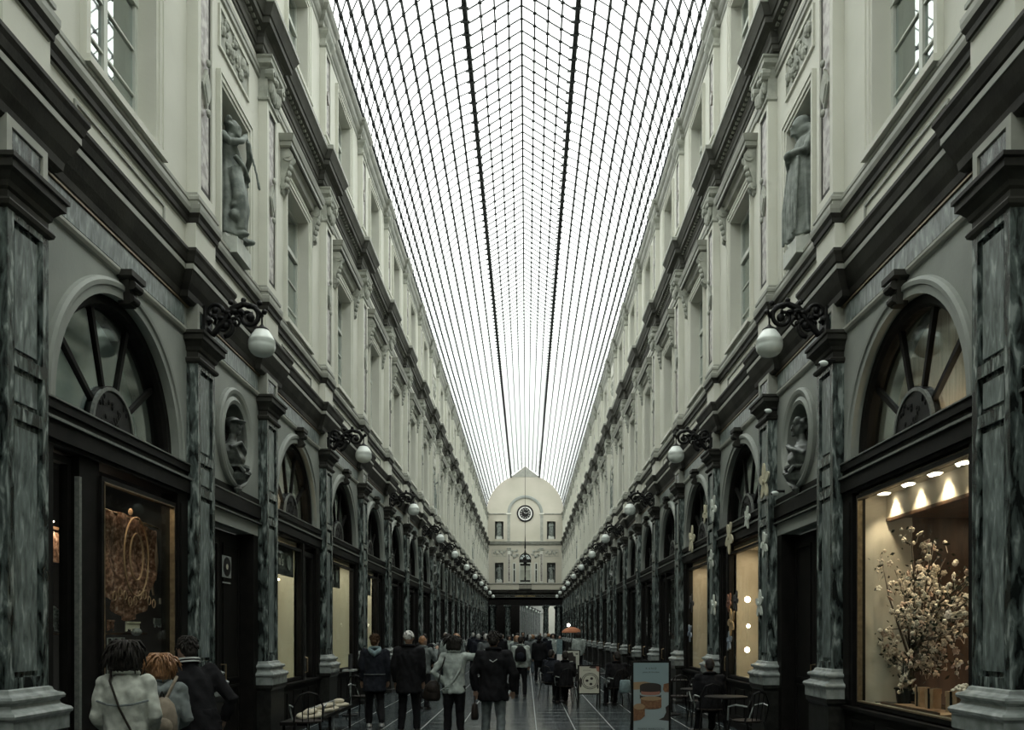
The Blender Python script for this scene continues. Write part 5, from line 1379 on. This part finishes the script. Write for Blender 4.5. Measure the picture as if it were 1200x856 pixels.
    jm = blob(m, 'jacket', top, voxel*1.15, 2, .5, (.018, 8.5)); put('jacket', jm, r)
    m = MB(); m.smooth = True; c = up(1.475)
    m.tube([(c.x+.082*cos(t)*b, c.y+.078*sin(t)*b, c.z+.01-.015*sin(t)) for t in [2*PI*k/18 for k in range(18)]], .024, 8, closed=True, up=(0, 0, 1))
    put('collar', m.mesh('collar', hoodcol or top), r)
    # shoes
    for An in (LA, RA_):
        m = MB(); m.smooth = True
        a = An+Vector((0, 0, -.085+.0))
        m.loft([(a.x, a.y+.065, a.z, .05, .135), (a.x, a.y+.065, a.z+.02, .052, .137), (a.x, a.y+.06, a.z+.05, .047, .12), (a.x, a.y+.02, a.z+.08, .042, .07), (a.x, a.y, a.z+.11, .045, .05)], 16)
        put('shoe', m.mesh('shoe', shoe), r)
    # hair
    m = MB(); hcb = hc-fl_*.018+Vector((0, 0, .022))
    if hairstyle == 'short': m.ellipsoid(hcb, (.084, .088, .105), 16, 10); m.ellipsoid(hcb-fl_*.03+Vector((0, 0, -.04)), (.07, .07, .07), 12, 8)
    elif hairstyle == 'bob':
        m.ellipsoid(hcb, (.10, .10, .115), 16, 10)
        for k in range(14):
            t = PI*(1.02+.96*k/13); p = hc+Vector((0, 0, .03)); ang = math.atan2(fl_.y, fl_.x)-PI/2+t
            m.tube([p+Vector((.05*cos(ang), .05*sin(ang), .08)), p+Vector((.10*cos(ang), .10*sin(ang), .0)), p+Vector((.105*cos(ang), .10*sin(ang), -.11)), p+Vector((.08*cos(ang), .08*sin(ang), -.155))], [.03, .034, .03, .018], 7)
    elif hairstyle == 'cap':
        m.ellipsoid(hcb+Vector((0, 0, .02)), (.093, .10, .09), 16, 10); m.tube([hc+Vector((.088*cos(2*PI*k/16), .098*sin(2*PI*k/16), .02)) for k in range(16)], .016, 6, closed=True)
    elif hairstyle == 'long':
        m.ellipsoid(hcb, (.088, .095, .108), 16, 10)
        m.tube([hcb-fl_*.05, hcb-fl_*.085+Vector((0, 0, -.1)), hcb-fl_*.10+Vector((0, 0, -.24))], [.07, .075, .05], 10, sq=(1.2, .7), up=(1, 0, 0))
    hm = blob(m, 'hair', hairm, voxel*.9, 1, .5, (.007, 30))
    if voxel < .0105 or (voxel < .014 and hairstyle != 'cap'):
        q = random.Random(len(label)); st = MB(); st.smooth = True; g = Vector((0, 0, -1))
        L = .15 if hairstyle == 'bob' else .05; Rr = .098 if hairstyle == 'bob' else .082
        for k in range(240 if voxel < .0105 else 70):
            a = q.uniform(0, 2*PI); el = q.uniform(.05, 1.35); n_ = Vector((cos(a)*cos(el), sin(a)*cos(el), sin(el)))
            if n_.dot(fl_) > .55 and el < .8: continue
            p0 = hcb+Vector((n_.x*Rr, n_.y*Rr, n_.z*.112)); tdir = (g-n_*g.dot(n_)+Vector((q.gauss(0, .35), q.gauss(0, .35), 0))).normalized()
            LL = L*q.uniform(.6, 1.25); p1 = p0+tdir*LL*.5+n_*.004; p2 = p1+(tdir*.6+g*.6).normalized()*LL*.5+n_*q.uniform(-.02, -.002)
            st.tube([p0, p1, p2], [.010, .011, .004], 4)
        put('hair_strands', st.mesh('hair_strands', hairm), r)
    put('hair' if hairstyle != 'cap' else 'knit_cap', hm, r)
    if hoodcol:
        m = MB(); c = up(1.42); m.tube([(c.x-.11, c.y-.06, c.z+.06), (c.x-.06, c.y-.13, c.z+.0), (c.x, c.y-.15, c.z-.04), (c.x+.06, c.y-.13, c.z), (c.x+.11, c.y-.06, c.z+.06)], [.03, .05, .06, .05, .03], 10)
        put('hood', blob(m, 'hood', hoodcol, voxel*1.2, 2, .5), r)
    r['_s'] = 1; del r['_s']
    return r, up, hc
def strap(par, pts, w, m, name='strap'):
    mb = MB(); mb.tube(pts, w, 6, sq=(1, .3)); return put(name, mb.mesh(name, m), par)

# near left trio at the lace shop
p, up, hc = human('woman in pale parka with dark bobbed hair and black shoulder strap, facing the lace shop', (-3.18, 6.85, 0), .12, 1.66, 'cloth_parka', 'cloth_black', 'hair_dark', hairstyle='bob', bulk=1.04, hem=.62, female=True, look=(.25, 1, 0),
    arms={'L': ((-.235, -.02, 1.13), (-.17, .16, .98)), 'R': ((.235, -.02, 1.13), (.16, .18, 1.0))}, voxel=.010)
m = MB(); m.smooth = True
m.tube([(-.11, -.03, 1.49), (-.085, -.13, 1.42), (-.0, -.165, 1.2), (.10, -.165, 1.0), (.19, -.11, .86), (.22, .0, .80)], .026, 8, sq=(1.3, .35), up=(.3, -1, 0)); put('bag_strap', m.mesh('bag_strap', 'leather'), p)
m = MB(); m.tube([(-.20, -.09, 1.26), (-.1, -.155, 1.235), (0, -.165, 1.225), (.1, -.155, 1.235), (.20, -.09, 1.26)], .009, 6); put('yoke_seam', m.mesh('yoke_seam', 'cloth_slate'), p)
m = MB(); m.tube([(.19*cos(t), .145*sin(t), .97) for t in [2*PI*k/20 for k in range(20)]], .008, 5, closed=True); put('waist_cord', m.mesh('waist_cord', 'cloth_slate'), p)
bg_ = root('shoulder_bag', 'black shoulder bag at the hip of the woman in the pale parka', 'bag', (-2.93, 6.84, .60), .3)
m = MB(); m.smooth = True; m.loft([(0, 0, 0, .05, .13), (0, 0, .04, .07, .15), (0, 0, .2, .06, .14), (0, 0, .24, .03, .12)], 16); put('bag_body', m.mesh('bag_body', 'leather'), bg_); put('flap', MB().box(.05, .075, -.13, .13, .1, .23).mesh('flap', 'leather'), bg_)

p, up, hc = human('auburn-haired woman in slate hooded jacket leaning towards the lace shop', (-3.17, 7.45, 0), .35, 1.545, 'cloth_slate', 'denim', 'hair_red', hairstyle='bob', bulk=1.05, hem=.75, female=True, lean=(.0, .10), look=(-.3, 1, 0), hoodcol='cloth_slate',
    arms={'L': ((-.25, .06, 1.12), (-.12, .24, 1.08)), 'R': ((.25, .06, 1.1), (.14, .26, 1.02))}, voxel=.010)
bp = root('backpack', 'small taupe backpack on the auburn-haired woman in the slate jacket', 'backpack', (-3.06, 7.24, .85), .35)
m = MB(); m.smooth = True
m.loft([(0, -.04, 0, .10, .05), (0, -.05, .03, .125, .075), (0, -.05, .2, .12, .08), (0, -.03, .30, .095, .06), (0, 0, .36, .04, .03)], 18); put('bag_body', m.mesh('bag_body', 'cloth_taupe'), bp)
m = MB(); m.smooth = True; m.ellipsoid((0, -.12, .12), (.09, .035, .08), 14, 8); put('front_pocket', m.mesh('front_pocket', 'cloth_taupe'), bp)
for s in (-1, 1):
    m = MB(); m.tube([(s*.03, 0, .34), (s*.09, .05, .48), (s*.11, .13, .52)], .014, 6); put('shoulder_strap', m.mesh('shoulder_strap', 'cloth_taupe'), bp)
m = MB(); m.tube([(-.02, -.02, .35), (0, -.03, .41), (.02, -.02, .35)], .008, 6); put('grab_handle', m.mesh('grab_handle', 'leather'), bp)
p, up, hc = human('dark-haired man in black jacket with white collar stripes, bending to look in the window', (-3.02, 8.0, 0), .75, 1.72, 'cloth_black', 'cloth_black', 'hair_dark', hairstyle='short', bulk=1.1, hem=.82, lean=(-.06, .16), look=(-.3, 1, 0),
    arms={'L': ((-.24, .15, 1.12), (-.1, .36, 1.3)), 'R': ((.29, -.02, 1.12), (.26, .10, .92))}, voxel=.010, headoff=(0, .03, -.02))
for dz in (0, .028):
    m = MB(); c = up(1.475); m.tube([(c.x+.112*cos(t), c.y+.108*sin(t), c.z+.01+dz-.02*sin(t)) for t in [PI+.3+(PI-.6)*k/12 for k in range(13)]], .008, 5); put('collar_stripe', m.mesh('collar_stripe', 'cloth_white'), p)

# walking group
p, up, hc = human('walker in dark coat with pale blue hood and white shoes, left of the group', (-2.79, 15.85, 0), .15, 1.70, 'cloth_navy', 'cloth_black', 'cloth_brown', hairstyle='short', bulk=1.2, hem=.68, hoodcol='cloth_blue', shoe='shoe_w', look=(.3, 1, 0),
    legs={'L': ((-.10, .10, .50), (-.11, .16, .09)), 'R': ((.10, .04, .50), (.13, -.20, .13))}, voxel=.013)
m = MB(); m.smooth = True; m.tube([(.20*cos(t), .155*sin(t), 1.0) for t in [2*PI*k/20 for k in range(20)]], .012, 5, closed=True); put('belt', m.mesh('belt', 'cloth_grey'), p)
p, up, hc = human('tall man in long black coat and white patterned knit cap', (-2.05, 15.0, 0), -.05, 1.76, 'cloth_black', 'cloth_black', 'capknit', hairstyle='cap', bulk=1.22, hem=.68,
    legs={'L': ((-.11, .06, .50), (-.13, -.02, .09)), 'R': ((.11, .10, .50), (.12, .10, .09))}, voxel=.013)
p, up, hc = human('person in pale sweater with one arm laid on the neighbour\'s shoulder', (-1.16, 13.8, 0), .05, 1.68, 'cloth_pale', 'cloth_black', 'hair_dark', hairstyle='bob', bulk=1.05, hem=.80, look=(.5, 1, 0), female=True,
    arms={'L': ((-.33, -.08, 1.15), (-.16, -.02, .98)), 'R': ((.36, .0, 1.40), (.56, .06, 1.49))}, voxel=.011)
for k in range(7):
    m = MB(); x0 = .16-.03*k; m.tube([(.14-.02*k, -.125, 1.36-.06*k), (x0-.06, -.145, 1.18-.05*k), (x0-.16, -.13, 1.0-.02*k), (x0-.26+.03*k, -.10, .93)], [.006, .011, .010, .005], 6); put('sweater_fold', m.mesh('sweater_fold', 'cloth_pale'), p)
m = MB(); m.tube([(-.14, .06, 1.44), (-.15, -.10, 1.38), (-.21, -.135, 1.15), (-.26, -.08, .95)], .018, 6, sq=(1, .5)); put('bag_strap', m.mesh('bag_strap', 'leather'), p)
b = root('shoulder_bag', 'large black bag hanging at the left of the person in the pale sweater', 'bag', (-1.50, 13.75, .66))
m = MB(); m.smooth = True; m.loft([(0, 0, 0, .10, .06), (-.02, 0, .05, .15, .09), (0, 0, .25, .12, .08), (.02, 0, .33, .05, .04)], 16); put('bag_body', m.mesh('bag_body', 'leather'), b)
put('flap', MB().ellipsoid((0, -.05, .2), (.10, .05, .09), 12, 8).mesh('flap', 'leather'), b)
p, up, hc = human('broad man in black coat and pale jeans walking beside the pale sweater', (-.50, 13.0, 0), 0, 1.74, 'cloth_black', 'jean_pale', 'hair_dark', hairstyle='short', bulk=1.28, hem=.72,
    arms={'L': ((-.30, -.04, 1.12), (-.27, .02, .86)), 'R': ((.30, -.06, 1.12), (.29, .03, .86))}, legs={'L': ((-.11, .10, .50), (-.12, .12, .09)), 'R': ((.11, .02, .49), (.12, -.16, .11))}, voxel=.012)
m = MB(); m.tube([(-.05, -.155, 1.33), (0, -.16, 1.30), (.06, -.155, 1.34)], .006, 5); put('back_logo_tick', m.mesh('back_logo_tick', 'cloth_white'), p)
b = root('hand_bag', 'small black handbag held by the broad man in the black coat', 'bag', (-.78, 13.0, .44))
m = MB(); m.smooth = True; m.loft([(0, 0, 0, .05, .10), (0, 0, .04, .06, .12), (0, 0, .22, .045, .11), (0, 0, .25, .02, .08)], 14); put('bag_body', m.mesh('bag_body', 'leather'), b)
m = MB(); m.tube([(0, -.07, .24), (0, -.04, .36), (0, .04, .36), (0, .07, .24)], .009, 6); put('bag_handle', m.mesh('bag_handle', 'leather'), b)
p, up, hc = human('walker in pale camouflage-like jacket with dark backpack in the middle of the gallery', (-.16, 23.3, 0), 0, 1.64, 'cloth_pale', 'cloth_black', 'hair_dark', hairstyle='short', bulk=1.15, hem=.85,
    legs={'L': ((-.11, .08, .50), (-.12, .10, .09)), 'R': ((.11, .02, .49), (.12, -.14, .11))}, voxel=.016)
b = root('backpack', 'black backpack on the walker in the middle of the gallery', 'backpack', (-.16, 23.06, .98))
m = MB(); m.smooth = True; m.loft([(0, 0, 0, .13, .07), (0, -.01, .05, .16, .09), (0, 0, .32, .14, .08), (0, 0, .42, .06, .04)], 16); put('bag_body', m.mesh('bag_body', 'cloth_black'), b)
put('front_pocket', MB().ellipsoid((0, -.09, .15), (.11, .04, .1), 12, 8).mesh('front_pocket', 'cloth_navy'), b)
p, up, hc = human('man in grey jacket holding up a phone behind the knit-capped man', (-2.35, 19.6, 0), -.4, 1.66, 'cloth_slate', 'cloth_black', 'hair_red', hairstyle='short', bulk=1.1, hem=.85, look=(.5, 1, 0),
    arms={'L': ((-.25, .03, 1.13), (-.2, .12, .92)), 'R': ((.26, .1, 1.18), (.2, .3, 1.42))}, voxel=.016)

# distant crowd: four builds, copied
protos = []
specs = [('walker in black coat', 'cloth_black', 'cloth_black', 'hair_dark', 'short'), ('walker in grey jacket', 'cloth_grey', 'denim', 'hair_grey', 'short'),
         ('walker in pale top', 'cloth_pale', 'cloth_black', 'hair_dark', 'bob'), ('walker in slate coat', 'cloth_slate', 'cloth_navy', 'hair_red', 'bob'), ('walker in navy coat', 'cloth_navy', 'cloth_black', 'hair_grey', 'short')]
crowd = [(-2.9, 24.5, 0), (-2.2, 27.0, 3), (-2.7, 29.5, 2), (-1.7, 30.5, 4), (-3.1, 33, 1), (-1.3, 27.5, 1), (-1.0, 33.5, 0), (-.35, 31, 3), (.45, 30, 0), (.15, 36, 1), (.75, 34.5, 4), (1.2, 39, 2), (-.8, 40, 2),
         (-1.9, 38, 0), (-2.6, 42, 4), (.3, 44, 3), (-.2, 48, 0), (1.0, 47, 1), (1.7, 44, 0), (-1.4, 50, 1), (.6, 54, 4), (-.6, 57, 2), (1.5, 58, 3), (-2.3, 55, 0), (.1, 64, 0), (1.1, 68, 1), (-1.1, 70, 4), (2.2, 36.5, 2)]
used = {}
rel = lambda x: 'left of' if x < -.9 else 'right of' if x > .5 else 'in'
rank = {}
for k, (x, y, v) in enumerate(sorted(crowd, key=lambda t: t[1])):
    lab, tp, tr_, hr, hs = specs[v]; rank[v] = rank.get(v, 0)+1
    full = '%s, %s nearest such in the far crowd, %s the middle' % (lab, ORD[rank[v]-1], rel(x))
    if v not in used:
        p, _, _ = human(full, (x, y, 0), 0, 1.70, tp, tr_, hr, hairstyle=hs, bulk=1.12, hem=.78, voxel=.026, group='distant walkers in the gallery',
              legs={'L': ((-.10, .10, .50), (-.11, .14, .10)), 'R': ((.10, .03, .50), (.12, -.18, .11))})
        used[v] = p
    else:
        p = copytree(used[v]); p.location = (x, y, 0); p.rotation_euler = (0, 0, R.uniform(-.3, .3)+(PI if R.random() < .35 else 0)); s = R.uniform(.94, 1.05)*1.7/1.72; p.scale = (s, s, s); p['label'] = full

# ------------------------------------------------------------------ cafe furniture, seated people
def chair_parts():
    m = MB(); m.smooth = True
    for s in (-1, 1): m.tube([(s*.2, -.2, 0), (s*.2, -.2, .44)], .014, 8)
    fr = m; out = {}
    for nm, x, y in (('leg', -.2, .2), ('leg', .2, .2)): pass
    return out
def bistro_chair(label, loc, rz, group='black bistro chairs'):
    r = root('bistro_chair', label, 'chair', loc, rz, group)
    put('seat', cm('bc_seat', lambda: MB().loft([(0, 0, .44, .21, .21), (0, 0, .465, .22, .22), (0, 0, .47, .20, .20)], 20).mesh('seat', 'leather')), r)
    for x in (-1, 1):
        for y in (-1, 1): put('leg', cm(('bc_leg', x, y), lambda: MB().tube([(x*.23, y*.23, 0), (x*.17, y*.17, .45)], .013, 6).mesh('leg', 'iron')), r)
    put('backrest', cm('bc_back', lambda: MB().tube([(-.2, -.17, .45), (-.2, -.24, .70), (-.12, -.26, .86), (0, -.265, .90), (.12, -.26, .86), (.2, -.24, .70), (.2, -.17, .45)], .014, 6).mesh('backrest', 'iron')), r)
    for s in (-1, 1): put('armrest', cm(('bc_arm', s), lambda: MB().tube([(s*.2, -.235, .68), (s*.26, -.05, .70), (s*.25, .12, .66), (s*.21, .18, .46)], .013, 6).mesh('armrest', 'base')), r)
    for k in (-1, 0, 1): put('back_slat', cm(('bc_sl', k), lambda: MB().tube([(k*.08, -.19, .46), (k*.09, -.262, .88)], .008, 5).mesh('back_slat', 'iron')), r)
    return r
def cafe_table(label, loc, group='small round cafe tables'):
    r = root('cafe_table', label, 'table', loc, 0, group)
    put('table_top', cm('ct_top', lambda: MB().lathe([(0, .72), (.33, .72), (.34, .735), (.33, .75), (0, .75)], seg=24).mesh('table_top', 'wood')), r)
    put('pedestal', cm('ct_ped', lambda: MB().lathe([(0, 0), (.2, 0), (.2, .02), (.04, .05), (.025, .1), (.025, .70), (.1, .72)], seg=16).mesh('pedestal', 'iron')), r)
    return r
def seated(label, loc, rz, top, hair='hair_dark', style='short', hood=None, vox=.016, group=None):
    return human(label, loc, rz, 1.70, top, 'cloth_black', hair, hairstyle=style, bulk=1.15, hem=.86, hip=(0, 0, .52), lean=(0, .06), hoodcol=hood, voxel=vox,
        arms={'L': ((-.25, .05, .72), (-.12, .30, .76)), 'R': ((.25, .05, .72), (.12, .30, .76))},
        legs={'L': ((-.12, .42, .50), (-.12, .42, .09)), 'R': ((.12, .42, .50), (.12, .46, .09))}, group=group)
# right foreground
bistro_chair('black bistro chair with bright armrests under the seated figure by the lit right window', (3.10, 14.6, 0), 0)
seated('person in black seated with back to the camera before the lit right windows', (3.12, 14.62, 0), 0, 'cloth_black')
cafe_table('round cafe table before the seated person at the right wall', (3.1, 15.45, 0))
bistro_chair('empty black bistro chair nearest the camera by the right wall', (3.25, 12.7, 0), .5)
cafe_table('round cafe table beside the nearest empty chair at the right wall', (3.15, 13.6, 0))
bistro_chair('empty black bistro chair turned to the wall behind the seated person, right', (3.3, 16.3, 0), PI)
cafe_table('round cafe table under the farther lit right window', (3.1, 18.4, 0)); bistro_chair('empty black bistro chair at the table under the farther lit right window', (3.1, 17.6, 0), 0)
# middle-right groups
for k, (x, y, rz, tp, lab) in enumerate(((.95, 20.9, .2, 'cloth_black', 'seated person in black left of the tilted poster stand'), (.62, 22.4, -.6, 'cloth_navy', 'seated person in navy farthest left of the middle cafe group'), (2.15, 20.3, .3, 'cloth_black', 'seated person in black between the two poster stands'))):
    bistro_chair('black bistro chair under the %s' % lab, (x, y, 0), rz); seated(lab, (x, y, 0), rz, tp)
cafe_table('round cafe table in front of the middle cafe group', (.85, 21.9, 0)); cafe_table('round cafe table behind the tilted poster stand', (2.1, 21.3, 0))
bistro_chair('empty black bistro chair at the far side of the middle cafe table', (1.1, 22.9, 0), PI*.9)
bistro_chair('empty black bistro chair beside the pale bag, right of the middle', (2.55, 22.4, 0), 2.6)
b = root('tote_bag', 'pale blue-grey bag hanging by the chair left of the pastry poster', 'bag', (2.28, 19.95, .36))
m = MB(); m.smooth = True; m.loft([(0, 0, 0, .12, .06), (0, 0, .03, .14, .08), (0, 0, .26, .12, .05), (0, 0, .3, .10, .03)], 14); put('bag_body', m.mesh('bag_body', 'cloth_blue'), b); put('bag_handle', MB().tube([(-.07, 0, .29), (-.04, 0, .42), (.04, 0, .42), (.07, 0, .29)], .008, 6).mesh('bag_handle', 'leather'), b)
# boards
def board(name, label, x, y, w, h, zb, rz=0, legs=True):
    r = root(name, label, 'sign', (x, y, 0), rz)
    m = MB(); m.box(-w/2-.035, -w/2, -.03, .01, 0, zb+h+.03); m.box(w/2, w/2+.035, -.03, .01, 0, zb+h+.03); m.box(-w/2, w/2, -.03, .01, zb+h, zb+h+.03); m.box(-w/2, w/2, -.03, .01, zb-.03, zb)
    put('frame', m.mesh('frame', 'wood'), r)
    put('rear_leg', MB().tube([(-w/2, .0, zb+h), (-w/2, .35, 0)], .016, 6).tube([(w/2, 0, zb+h), (w/2, .35, 0)], .016, 6).mesh('rear_leg', 'wood'), r)
    return r
def flat(poly, y, mt, par, name='print'):
    m = MB(); n = len(poly); m.add([(x, y, z) for x, z in poly], [tuple(range(n))]); return put(name, m.mesh(name, mt, fix=False), par)
def ell(cx, cz, rx, rz_, a0=0, a1=2*PI, n=24): return [(cx+rx*cos(a0+(a1-a0)*k/n), cz+rz_*sin(a0+(a1-a0)*k/n)) for k in range(n+1)]
def band(cx, z0, z1, rx, bend, n=16):
    return [(cx-rx+2*rx*k/n, z0-bend*math.sqrt(max(0, 1-(2*k/n-1)**2))) for k in range(n+1)]+[(cx+rx-2*rx*k/n, z1-bend*math.sqrt(max(0, 1-(1-2*k/n)**2))) for k in range(n+1)]
M['pr_blue'] = mat('print_sky_blue', (.22, .30, .31), rough=.5); M['pr_floor'] = mat('print_pale_table', (.28, .34, .34), rough=.5); M['pr_dark'] = mat('print_chocolate', (.02, .014, .011), rough=.5)
M['pr_brown'] = mat('print_biscuit', (.12, .055, .025), (.22, .11, .05), rough=.5, scale=30); M['pr_tan'] = mat('print_tan', (.30, .20, .11), rough=.5); M['pr_pink'] = mat('print_pink', (.3, .14, .10), rough=.5)
M['pr_paper'] = mat('print_paper', (.50, .50, .42), rough=.6)
def ptext(par, body, x, z, size, y, mt='black', sp=1.0):
    return text_obj('lettering', body, size, mt, par, (x, y, z), (PI/2, 0, 0), 0.0, sp=sp)
W_, H_ = .56, 1.14
b1 = board('poster_stand', 'tall poster stand with pale blue pastry picture and stacked macarons, right of the middle', 1.99, 13.8, W_, H_, .13)
yq = -.031
hz = W_/2
flat([(-hz, .13), (hz, .13), (hz, 1.27), (-hz, 1.27)], yq, 'pr_blue', b1, 'poster')
flat([(-hz, .13), (hz, .13), (hz, .80), (-hz, .86)], yq-.001, 'pr_floor', b1)
flat([(-hz, .93), (-hz, .96), (-.1, .97), (.1, .93), (.1, .86), (-hz, .84)], yq-.002, 'pr_tan', b1)
flat(ell(-.01, .90, .17, .05), yq-.003, 'pr_dark', b1); flat(band(-.01, .80, .90, .17, .02), yq-.004, 'pr_dark', b1)
flat(band(-.01, .77, .82, .15, .015), yq-.005, 'pr_pink', b1); flat(band(-.01, .70, .76, .17, .03), yq-.005, 'pr_dark', b1)
flat(ell(0, .70, .17, .035), yq-.006, 'pr_tan', b1); flat(band(0, .56, .70, .165, .03), yq-.0055, 'pr_brown', b1)
flat(ell(-.19, .57, .09, .05), yq-.007, 'pr_tan', b1); flat([(-hz, .57), (-.10, .57), (-.10, .42), (-.17, .36), (-hz, .34)], yq-.0065, 'pr_brown', b1)
flat([(hz, .95), (.2, .93), (.19, .84), (.22, .8), (hz, .8)], yq-.002, 'pr_brown', b1)
flat([(hz, .60), (.23, .56), (.24, .48), (.20, .40), (.12, .36), (hz, .34)], yq-.002, 'pr_dark', b1)
ptext(b1, 'KUNO', 0, 1.165, .045, yq-.004, sp=1.6); ptext(b1, 'pastry & chocolate', 0, 1.11, .035, yq-.004); ptext(b1, 'PIERRE MARCOLINI', 0, .20, .042, yq-.004, sp=1.2)
b2 = board('poster_stand', 'dark poster stand with cream sheet showing a sketched round plate', 1.45, 20.0, .46, .62, .35, .05)
flat([(-.23, .35), (.23, .35), (.23, .97), (-.23, .97)], yq, 'pr_paper', b2, 'poster')
def ringf(cx, cz, r0, r1, mt, y):
    m = MB(); n = 32
    m.add([(cx+r*cos(2*PI*k/n), y, cz+r*sin(2*PI*k/n)*.95) for k in range(n) for r in (r0, r1)], [(2*k, 2*k+1, (2*k+3) % (2*n), (2*k+2) % (2*n)) for k in range(n)]); put('print', m.mesh('print', mt, fix=False), b2)
ringf(.02, .63, .15, .165, 'pr_dark', yq-.002); ringf(.02, .63, .185, .20, 'pr_dark', yq-.003)
for k in range(6): flat(ell(.02+.07*cos(k), .63+.07*sin(k), .035, .03), yq-.004-.0003*k, 'pr_dark' if k % 2 else 'pr_paper', b2)
for p_ in (ell(-.2, .60, .03, .12), ell(.1, .95, .1, .025), ell(.2, .5, .02, .05)): flat(p_, yq-.0055, 'pr_dark', b2)
flat([(.15, .97), (.23, .97), (.23, .84), (.18, .86)], yq-.006, 'pr_pink', b2); ptext(b2, 'chocolatier', -.05, .87, .04, yq-.006)
b3 = board('poster_stand', 'farther poster stand with pale sheet and dark pot picture by the parasol', 1.50, 28.0, .42, .58, .58)
flat([(-.21, .58), (.21, .58), (.21, 1.16), (-.21, 1.16)], yq, 'pr_paper', b3, 'poster')
flat([(-.16, .95), (-.14, 1.1), (.0, 1.12), (.03, 1.0), (.1, .98), (.1, .72), (.02, .70), (0, .84), (-.14, .82)], yq-.002, 'pr_dark', b3); flat(ell(.13, 1.06, .05, .02), yq-.002, 'pr_dark', b3)
ptext(b3, 'Bistro', 0, 1.2, .12, -.02, 'curtain')
wp_ = root('menu_totem', 'narrow pale blue and white menu totem left of the pot poster', 'sign', (1.08, 28.2, 0))
put('post', MB().box(-.09, .09, -.04, .04, .5, 1.55).mesh('post', 'cloth_blue'), wp_); put('white_sheet', MB().box(-.08, .08, -.05, -.04, .8, 1.05).mesh('white_sheet', 'white'), wp_); put('base_plate', MB().box(-.15, .15, -.1, .1, 0, .5).mesh('base_plate', 'iron'), wp_)
# parasol
M['orange'] = mat('burnt_orange_canvas', (.34, .12, .05), (.42, .16, .07), .8, scale=5)
pr = root('parasol', 'burnt orange parasol over the distant cafe tables on the right', 'parasol', (3.15, 60, 0))
put('canopy', MB().loft([(0, 0, 1.75, .70, .70), (0, 0, 1.85, .68, .68), (0, 0, 2.02, .5, .5), (0, 0, 2.13, .2, .2), (0, 0, 2.16, .02, .02)], 12).mesh('canopy', 'orange'), pr)
put('pole', MB().tube([(0, 0, 0), (0, 0, 2.2)], .03, 8).mesh('pole', 'wood'), pr); put('base', MB().lathe([(0, 0), (.25, 0), (.25, .08), (0, .1)], seg=16).mesh('base', 'iron'), pr)
g = root('small_lantern', 'bright little lamp just above the orange parasol', 'lamp', (3.0, 61.5, 2.3)); put('bulb', MB().ellipsoid((0, 0, 0), (.12, .12, .12), 12, 8).mesh('bulb', emit('lantern_glow', (1, .95, .8), 6)), g); put('bracket_arm', MB().tube([(0, 0, .1), (0, 0, .3), (.7, 0, .35)], .02, 6).mesh('bracket_arm', 'iron'), g)
# left: bench with blankets, menu stand
bn = root('wall_bench', 'low dark bench along the left wall piled with cream blankets', 'bench', (-3.42, 14.2, 0))
put('seat', MB().box(-.22, .22, -1.5, 1.7, .38, .43).mesh('seat', 'wood'), bn)
for y in (-1.4, 0, 1.6):
    for x in (-.18, .18): put('leg', MB().box(x-.02, x+.02, y-.02, y+.02, 0, .38).mesh('leg', 'wood'), bn)
put('steel_rail', MB().tube([(.2, -1.5, .62), (.2, .2, .62)], .008, 6).tube([(.2, .2, 0), (.2, .2, .62)], .01, 6).tube([(.2, -1.5, .3), (.2, -1.5, .62)], .01, 6).mesh('steel_rail', 'base'), bn)
M['blanket'] = mat('cream_blanket', (.42, .38, .28), (.52, .48, .37), .9, scale=20)
for k, (y, L, z, rr, lab) in enumerate(((13.5, .75, .43, .1, 'nearest folded cream blanket on the left bench'), (14.5, .85, .43, -.1, 'middle folded cream blanket on the left bench'), (15.5, .4, .43, .25, 'small rolled pale blanket at the far end of the left bench'))):
    e = root('folded_blanket', lab, 'blanket', (-3.40, y, z), rr, 'cream blankets on the bench')
    def f():
        m = MB(); m.smooth = True
        m.loft([(0, 0, 0, .19, L/2), (0, 0, .02, .2, L/2+.01), (.01, 0, .045, .2, L/2), (0, 0, .06, .17, L/2-.05)], 20); return m.mesh('lower_fold', 'blanket')
    put('lower_fold', f(), e); m = MB(); m.smooth = True; m.tube([(.0, -L/2+.08, .085), (.03, 0, .10), (0, L/2-.05, .085)], [.05, .06, .05], 10, sq=(1.6, .7), up=(1, 0, 0)); put('upper_fold', m.mesh('upper_fold', 'blanket'), e)
e = root('menu_stand', 'slim steel menu stand with upright black card, left wall under the second lit window', 'stand', (-3.72, 18.2, 0))
put('card', MB().box(-.02, .02, -.12, .12, .98, 1.3).mesh('card', 'black'), e); put('post', MB().tube([(0, 0, 0), (0, 0, .98)], .02, 8).mesh('post', 'base'), e); put('base', MB().lathe([(0, 0), (.17, 0), (.17, .02), (0, .03)], seg=16).mesh('base', 'iron'), e); put('ledge', MB().box(-.12, .12, -.25, .12, .94, .98).mesh('ledge', 'curtain'), e)
for k, (x, y, rz) in enumerate(((-3.2, 12.6, .3), (-3.35, 17.6, -.4))):
    bistro_chair('empty black bistro chair at the %s end of the left blanket bench' % ('near', 'far')[k], (x, y, 0), rz)
bpy.data.batch_remove(JUNK)
bpy.data.scenes.remove(TMPS)
